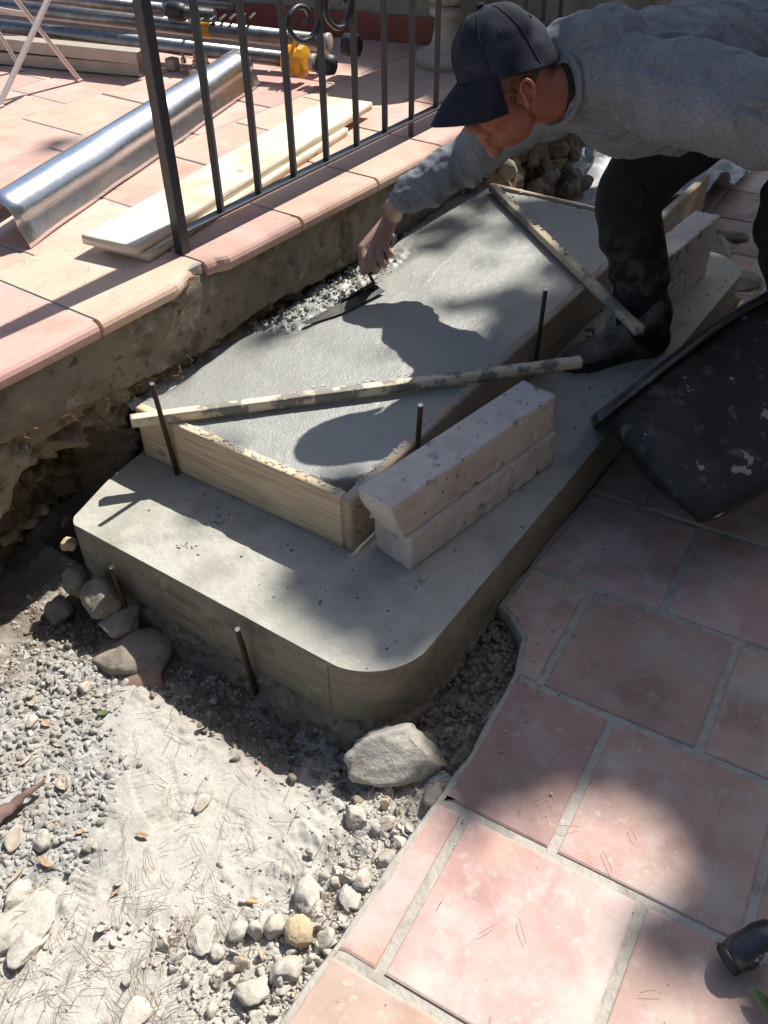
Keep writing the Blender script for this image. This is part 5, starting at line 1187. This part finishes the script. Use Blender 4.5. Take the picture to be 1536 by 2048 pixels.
LV = [(60, 1445, .04, .022, 'leaf_dry', 'dry tan leaf near the top left of the dirt'), (92, 1448, .028, .02, 'leaf_dry', 'small dry leaf right of the tan leaf'), (205, 1428, .03, .022, 'green', 'green leaf scrap beside the sandy patch'),
      (55, 1520, .05, .016, 'leaf_pale', 'long pale leaf above the bark strip'), (128, 1568, .05, .032, 'leaf_pale', 'broad pale leaf right of the bark strip'), (285, 1672, .038, .014, 'leaf_dry', 'orange narrow leaf in the sand'),
      (232, 1785, .025, .009, 'leaf_dry', 'small orange leaf low in the sand'), (30, 1680, .07, .035, 'leaf_pale', 'curled greenish grey leaf under the bark strip'), (90, 1725, .04, .018, 'leaf_dry', 'brown leaf above the margin rock'),
      (160, 1665, .022, .016, 'leaf_dry', 'little orange leaf by the chipped stone'), (35, 1750, .06, .016, 'leaf_pale', 'pale strip-like leaf at the left margin'), (65, 1405, .035, .03, 'leaf_pale', 'pale curled leaf below the leftmost shadow'),
      (118, 1490, .035, .02, 'leaf_pale', 'pale brown leaf between stones left of the sand')]
for i, (px, py, L, W, m_, lb) in enumerate(LV):
    leaf(gz(px, py, .003), L * .8, W * (.6 + .5 * ((i * 37) % 10) / 10), .6 + i * .9, M[m_], lb, 'leaf', 'fallen leaves on the dirt', .25)
for i, (px, py, lb) in enumerate(((505, 400 + 1090, None),)): pass
# ---- pebbles and grit (uncountable)
def _variants(sub, seed):
    out = []; r = np.random.RandomState(seed); V0, F0 = ICO[sub]
    for q in range(14):
        V_ = V0.copy()
        for k in range(6 if sub > 1 else 0):
            n = r.normal(size=3); n /= np.linalg.norm(n); d = r.uniform(.22, .58); V_ = V_ - np.clip(V_ @ n - d, 0, 9)[:, None] * n
        V_ = V_ * (1.25 if sub > 1 else 1) * (1 + (.10 if sub > 1 else .35) * r.uniform(-1, 1, (len(V_), 1))); out.append(V_)
    return out
def scatter(n, xr, yr, szr, dens, mtl, name, sub=1, zf=None, seed=0, flat=.7, pw=2.2, emb=.04):
    r = np.random.RandomState(seed); vs_ = _variants(sub, seed + 5); F0 = np.array(ICO[sub][1]); Vs = []; Fs = []; nv = len(vs_[0])
    xy = np.stack([r.uniform(*xr, n * 4), r.uniform(*yr, n * 4)], 1); p = dens(xy[:, 0], xy[:, 1]); xy = xy[r.rand(len(xy)) < p][:n]
    z = zf(xy[:, 0], xy[:, 1])
    for i in range(len(xy)):
        s = szr[0] + (szr[1] - szr[0]) * r.rand() ** pw; V_ = vs_[r.randint(14)] * s / 2
        q = r.normal(size=4); q /= np.linalg.norm(q); w_, a_, b_, c_ = q
        R_ = np.array([[1 - 2 * (b_ * b_ + c_ * c_), 2 * (a_ * b_ - w_ * c_), 2 * (a_ * c_ + w_ * b_)], [2 * (a_ * b_ + w_ * c_), 1 - 2 * (a_ * a_ + c_ * c_), 2 * (b_ * c_ - w_ * a_)], [2 * (a_ * c_ - w_ * b_), 2 * (b_ * c_ + w_ * a_), 1 - 2 * (a_ * a_ + b_ * b_)]])
        V_ = (V_ * [1.15, r.uniform(.65, 1), r.uniform(.55, .9)]) @ R_.T * [1, 1, flat + .15]
        Vs.append(V_ + [xy[i, 0], xy[i, 1], z[i] + s * emb]); Fs.append(F0 + i * nv)
    o = mk(name, np.concatenate(Vs), np.concatenate(Fs), mtl, None, name == 'wet_aggregate'); tag(o, None, None, None, 'stuff'); return o
def GZ(x, y): return ground_h(x, y)[0]
def d_chunk(x, y):
    q = proj(np.stack([x, y, x * 0 - .06], -1)); nz_ = 80 * fbm(np.stack([x, y, x * 0], -1), 6, 3, 3)
    return smooth(235 - q[:, 0] + nz_, -30, 50) * smooth(q[:, 1], 1250, 1310) * smooth(1800 - q[:, 1] + nz_, 0, 130) * .95
def d_rub(x, y):
    q = proj(np.stack([x, y, x * 0 - .05], -1)); nz_ = fbm(np.stack([x, y, x * 0], -1), 8, 3, 31)
    e_ = 640 + (1960 - q[:, 1]) * .76 - q[:, 0]           # pixels left of the tile edge
    return (np.exp(-(np.maximum(e_, 0) / 110.) ** 2) * (e_ > 12) * (q[:, 1] > 1600) + .25 * (q[:, 1] > 1830) * (e_ > 12) * (nz_ > .02)) * np.clip(.6 + 1.5 * nz_, .1, 1)
def d_grit(x, y):
    P = np.stack([x, y, x * 0], -1); sand = smooth(x, .28, .42) * smooth(.82 - x, 0, .10) * smooth(y, .72, .86) * smooth(1.42 - y, 0, .1)
    d = .06 + .9 * np.clip(fbm(P, 5, 3, 3) - .05, 0, 1) + .55 * smooth(y, .70, .56) * smooth(x, .25, .5) + .6 * smooth(x, .40, .2) * smooth(y, .9, 1.1) + .6 * smooth(x, .72, .82)
    return np.clip(d * (1 - .93 * sand), 0, 1) * (y > .49)
scatter(8000, (-.3, 1.0), (.45, 1.75), (.003, .012), d_grit, M['pebble'], 'grit', 1, GZ, 1)
scatter(6500, (-.05, .85), (.80, 1.72), (.003, .026), d_chunk, M['chunk'], 'crushed_mortar', 2, GZ, 22, .7, 2.6, -.02)
scatter(330, (.2, .95), (.47, .90), (.010, .034), d_rub, M['stone'], 'broken_stones', 3, GZ, 32, .8, 2.0, .15)
scatter(1500, (.2, .95), (.47, .90), (.004, .014), d_rub, M['pebble'], 'stone_chips', 2, GZ, 33, .8, 1.6)
scatter(420, (-.3, 1.0), (.45, 1.75), (.010, .030), d_grit, M['pebble'], 'small_rubble', 2, GZ, 2, .7, 2.5)
scatter(700, (.66, .95), (.60, 1.7), (.006, .030), lambda x, y: np.clip(smooth(x, .7, .82) * .9, 0, 1), M['footing'], 'clods_by_footing', 2, GZ, 3)
scatter(900, (.95, 1.42), (.47, .66), (.004, .024), lambda x, y: ((y > edge_y(x) + .01) | (y > .60)) * 1., M['footing'], 'debris_by_step', 1, lambda x, y: x * 0 - .05, 4)
scatter(420, (.95, 2.6), (.25, .66), (.003, .011), lambda x, y: np.clip(smooth(y, .2, .62) ** 2, 0, 1) * (y < edge_y(x)), M['pebble'], 'grit_on_tiles', 1, lambda x, y: x * 0 + .001, 5, .6, 3)
scatter(230, (.4, 2.2), (-.6, .47), (.0015, .005), lambda x, y: x * 0 + .5, M['crumb'], 'specks_on_tiles', 1, lambda x, y: x * 0 + .0005, 6, .5, 2)
scatter(200, (1.0, 3.3), (.66, .95), (.003, .013), lambda x, y: np.clip(.12 + .5 * smooth(x, 1.7, 2.0), 0, 1) , M['crumb'], 'crumbs_on_step', 1, lambda x, y: x * 0 + HS, 7, .6, 3)
scatter(80, (.96, 1.24), (.70, 1.6), (.003, .012), lambda x, y: x * 0 + .4, M['crumb'], 'mortar_flakes_on_step', 1, lambda x, y: x * 0 + HS, 8, .4, 3)
scatter(1000, (1.66, 2.62), (1.50, 1.70), (.003, .019), lambda x, y: smooth(y + .05 * fbm(np.stack([x, y, x * 0], -1), 7, 3, 4), 1.53, 1.61) * smooth(y, 1.72, 1.66) * smooth(x, 1.66, 1.8) * smooth(x, 2.62, 2.45), M['wetpebble'], 'wet_aggregate', 2, lambda x, y: x * 0 + ZF - .009, 9, .8, 3)
scatter(240, (1.28, 3.1), (1.0, 1.66), (.0015, .005), lambda x, y: x * 0 + .5, M['wetpebble'], 'grains_on_wet_concrete', 1, lambda x, y: x * 0 + ZF, 10, .6, 2)
for (px, py, n, s) in ((430, 1040, 9, .012), (362, 1195 - 0, 6, .01), (718, 0, 0, 0)):
    pass
v, f = join([rock(at(433 + random.gauss(0, 12), 1042 + random.gauss(0, 7), HS + .003), (random.uniform(.006, .016),) * 2 + (.008,), 600 + k, 2, random.random() * 3) for k in range(22)] +
            [rock(at(365 + random.gauss(0, 14), 1092 + random.gauss(0, 3), HS + .001), (random.uniform(.004, .011),) * 2 + (.004,), 640 + k, 1, random.random() * 3) for k in range(14)])
tag(mk('mortar_droppings', v, f, M['slab'], None, True), None, None, None, 'stuff')
v, f = join([rock(at(1205 + random.gauss(0, 26), 665 + random.gauss(0, 22), HS + .002), (random.uniform(.006, .026),) * 2 + (.01,), 700 + k, 2, random.random() * 3) for k in range(26)]); tag(mk('dark_crumbs_by_boot', v, f, M['crumb'], None, True), None, None, None, 'stuff')
# ---- pine needles
def needles(n, xr, yr, dens, zf, name, seed, L=(.02, .06)):
    r = np.random.RandomState(seed); V_ = []; F_ = []; c = 0; k = 0
    while k < n:
        x, y = r.uniform(*xr), r.uniform(*yr)
        if r.rand() > dens(x, y): continue
        k += 1
        l = r.uniform(*L); a_ = r.normal(.5, .9); cur = r.normal(0, .25); w_ = .00042; z = zf(x, y) + .003 + r.rand() * .006; pts = []
        for i in range(4):
            t = i / 3; an = a_ + cur * t; pts.append(np.array([x + math.cos(an) * l * (t - .5), y + math.sin(an) * l * (t - .5), z + .004 * math.sin(math.pi * t) + r.uniform(0, .002)]))
        d = pts[-1] - pts[0]; s = np.array([-d[1], d[0], 0]); s /= np.linalg.norm(s)
        for p in pts: V_ += [p - s * w_, p + s * w_, p + np.array([0, 0, w_ * 1.6])]
        for i in range(3):
            for (a0, a1) in ((0, 1), (1, 2), (2, 0)): F_.append([c + i * 3 + a0, c + i * 3 + a1, c + i * 3 + 3 + a1, c + i * 3 + 3 + a0])
        c += 12
    o = mk(name, V_, F_, M['needle']); tag(o, None, None, None, 'stuff')
def nd(x, y):
    b = .10 + .95 * math.exp(-((x - .33) ** 2 / .02 + (y - .70) ** 2 / .03)) + .8 * math.exp(-((x - .62) ** 2 / .02 + (y - .55) ** 2 / .006)) + .6 * math.exp(-((x - .22) ** 2 / .01 + (y - .95) ** 2 / .03))
    return min(1, b) if y > .485 else 0
needles(800, (-.1, .95), (.46, 1.5), nd, zg, 'pine_needles', 1)
needles(200, (.80, 1.3), (.49, .64), lambda x, y: 1. if y > edge_y(x) + .01 else 0., lambda x, y: -.04, 'pine_needles_by_step', 3)
needles(60, (.4, 2.2), (-.5, .45), lambda x, y: .1, lambda x, y: 0.0, 'pine_needles_on_tiles', 2, (.015, .05))
needles(60, (1.0, 1.9), (1.75, 2.6), lambda x, y: .4, lambda x, y: ZT, 'pine_needles_on_terrace', 5, (.015, .04))
# rootlets hanging from the wall bottom
V_, F_ = [], []; parts = []
for k in range(22):
    x = random.uniform(.7, 1.75); z = float(np.interp(x, bx, bz)) + random.uniform(-.01, .02); p = np.array([x, YW - .004, z]); P_ = [p]
    for i in range(5): p = p + np.array([random.gauss(0, .008), random.gauss(-.001, .003), -random.uniform(.002, .012)]); P_.append(p)
    parts.append(tube(P_, [.0012, .001, .0009, .0007, .0005, .0003], 4))
v, f = join(parts); tag(mk('rootlets', v, f, M['needle']), None, None, None, 'stuff')
# ---- pine tree outside the frame that throws the dappled shade
S1 = [(1010, 405), (1120, 395), (1300, 380), (1800, 150), (2100, 900), (1900, 2300), (1560, 2200), (1480, 2010), (1390, 1955), (1270, 1905), (1222, 1850), (1300, 1822), (1395, 1790), (1405, 1715), (1330, 1640), (1240, 1570), (1150, 1525), (1080, 1560), (1020, 1600), (930, 1625), (870, 1600), (860, 1400), (850, 1330), (770, 1322), (690, 1275), (620, 1225), (560, 1180), (590, 1140), (720, 1090), (850, 900), (900, 700), (960, 690), (1050, 650), (1110, 600), (1150, 560), (1090, 490), (1040, 450)]
S2 = [(600, -40), (1300, -40), (1300, 250), (900, 240), (860, 190), (820, 190), (760, 150), (690, 120), (610, 60)]
SE = [(170, 292, 90, 14), (790, 175, 40, 12)]
def inpoly(px, py, poly):
    r = np.zeros(px.shape, bool); n = len(poly); j = n - 1
    for i in range(n):
        xi, yi = poly[i]; xj, yj = poly[j]
        c = ((yi > py) != (yj > py)) & (px < (xj - xi) * (py - yi) / (yj - yi + 1e-12) + xi); r ^= c; j = i
    return r
def canopy():
    r = np.random.RandomState(5); n = 120000
    x = r.uniform(-.2, 7.5, n); y = r.uniform(-2.2, 4.2, n)
    z = np.where(y > 1.69, ZT, np.where((x > 1.24) & (x < 3.13) & (y > .96), ZF, np.where((x > .935) & (x < 3.36) & (y > .645), HS, -.0)))
    P = np.stack([x, y, z], -1); q = proj(P)
    dep = (P - [0, 0, CH]) @ CR[:, 2]
    ok = dep < -.05
    s = inpoly(q[:, 0], q[:, 1], S1) | (inpoly(q[:, 0], q[:, 1], S2) & (y > 1.69))
    s &= ok
    s |= (x > 4.6) & (y < 1.6)
    for (cx, cy, a_, b_) in SE:
        e_ = ((q[:, 0] - cx) / a_) ** 2 + ((q[:, 1] - cy) / b_) ** 2; s |= (e_ < 1) & (r.rand(n) < .22)
    nzv = fbm(np.c_[P[:, 0] * 1.0, P[:, 1] * 2.6, P[:, 0] * 0], 2.6, 3, 41, .6); bias = .30 * smooth(q[:, 0], 560, 1050) - .17
    s |= (np.abs(P[:, 2] - ZF) < .01) & (P[:, 1] > .98) & (nzv + bias > .06) & (r.rand(n) < .42)
    keep = s; P = P[keep]; 
    holes = (fbm(np.c_[P[:, :2], P[:, 0] * 0], 3.0, 2, 77) > .30) & (np.abs(P[:, 2] - ZF) < .01) & (P[:, 0] < 3)
    P = P[~holes | (r.rand(len(P)) < .12)]
    t = r.uniform(8.3, 10.6, len(P)); C_ = P + SUN * t[:, None]
    V_ = []; n = len(C_); sz = r.uniform(.045, .080, n)
    A1 = r.normal(size=(n, 3)); A1 /= np.linalg.norm(A1, axis=1)[:, None]; A2 = np.cross(A1, np.roll(A1, 1, 0)); A2 /= np.linalg.norm(A2, axis=1)[:, None]
    V_ = np.stack([C_ - A1 * sz[:, None], C_ + A2 * sz[:, None] * .6, C_ + A1 * sz[:, None], C_ - A2 * sz[:, None] * .6], 1).reshape(-1, 3)
    F_ = np.arange(n * 4).reshape(n, 4)
    tr = empty('pine_tree', (10.2, -2.0, 0), 'tall pine beyond the frame whose branches shade the steps', 'tree')
    mk('crown', V_, F_, M['foliage'], tr)
    pt = spline([(10.2, -2.0, -.1), (10.1, -1.9, 2.5), (9.8, -1.5, 5), (9.2, -1.0, 7.5), (8.9, -.6, 9.2)], 6); v, f = tube(pt, np.linspace(.22, .06, len(pt)), 12); mk('trunk', v, f, M['trunk'], tr, True)
    for k, (ex, ey, ez) in enumerate(((8.0, -.4, 7.4), (9.3, 1.8, 7.9), (10.6, -.3, 8.2), (7.6, .9, 7.6), (11.5, .5, 7.8))):
        p_ = spline([(9.5, -1.2, 6.2 + .35 * k), ((9.5 + ex) / 2, (-1.2 + ey) / 2, 6.7 + .2 * k), (ex, ey, ez)], 5); v, f = tube(p_, np.linspace(.06, .015, len(p_)), 8); mk('limb', v, f, M['trunk'], tr, True)
canopy()
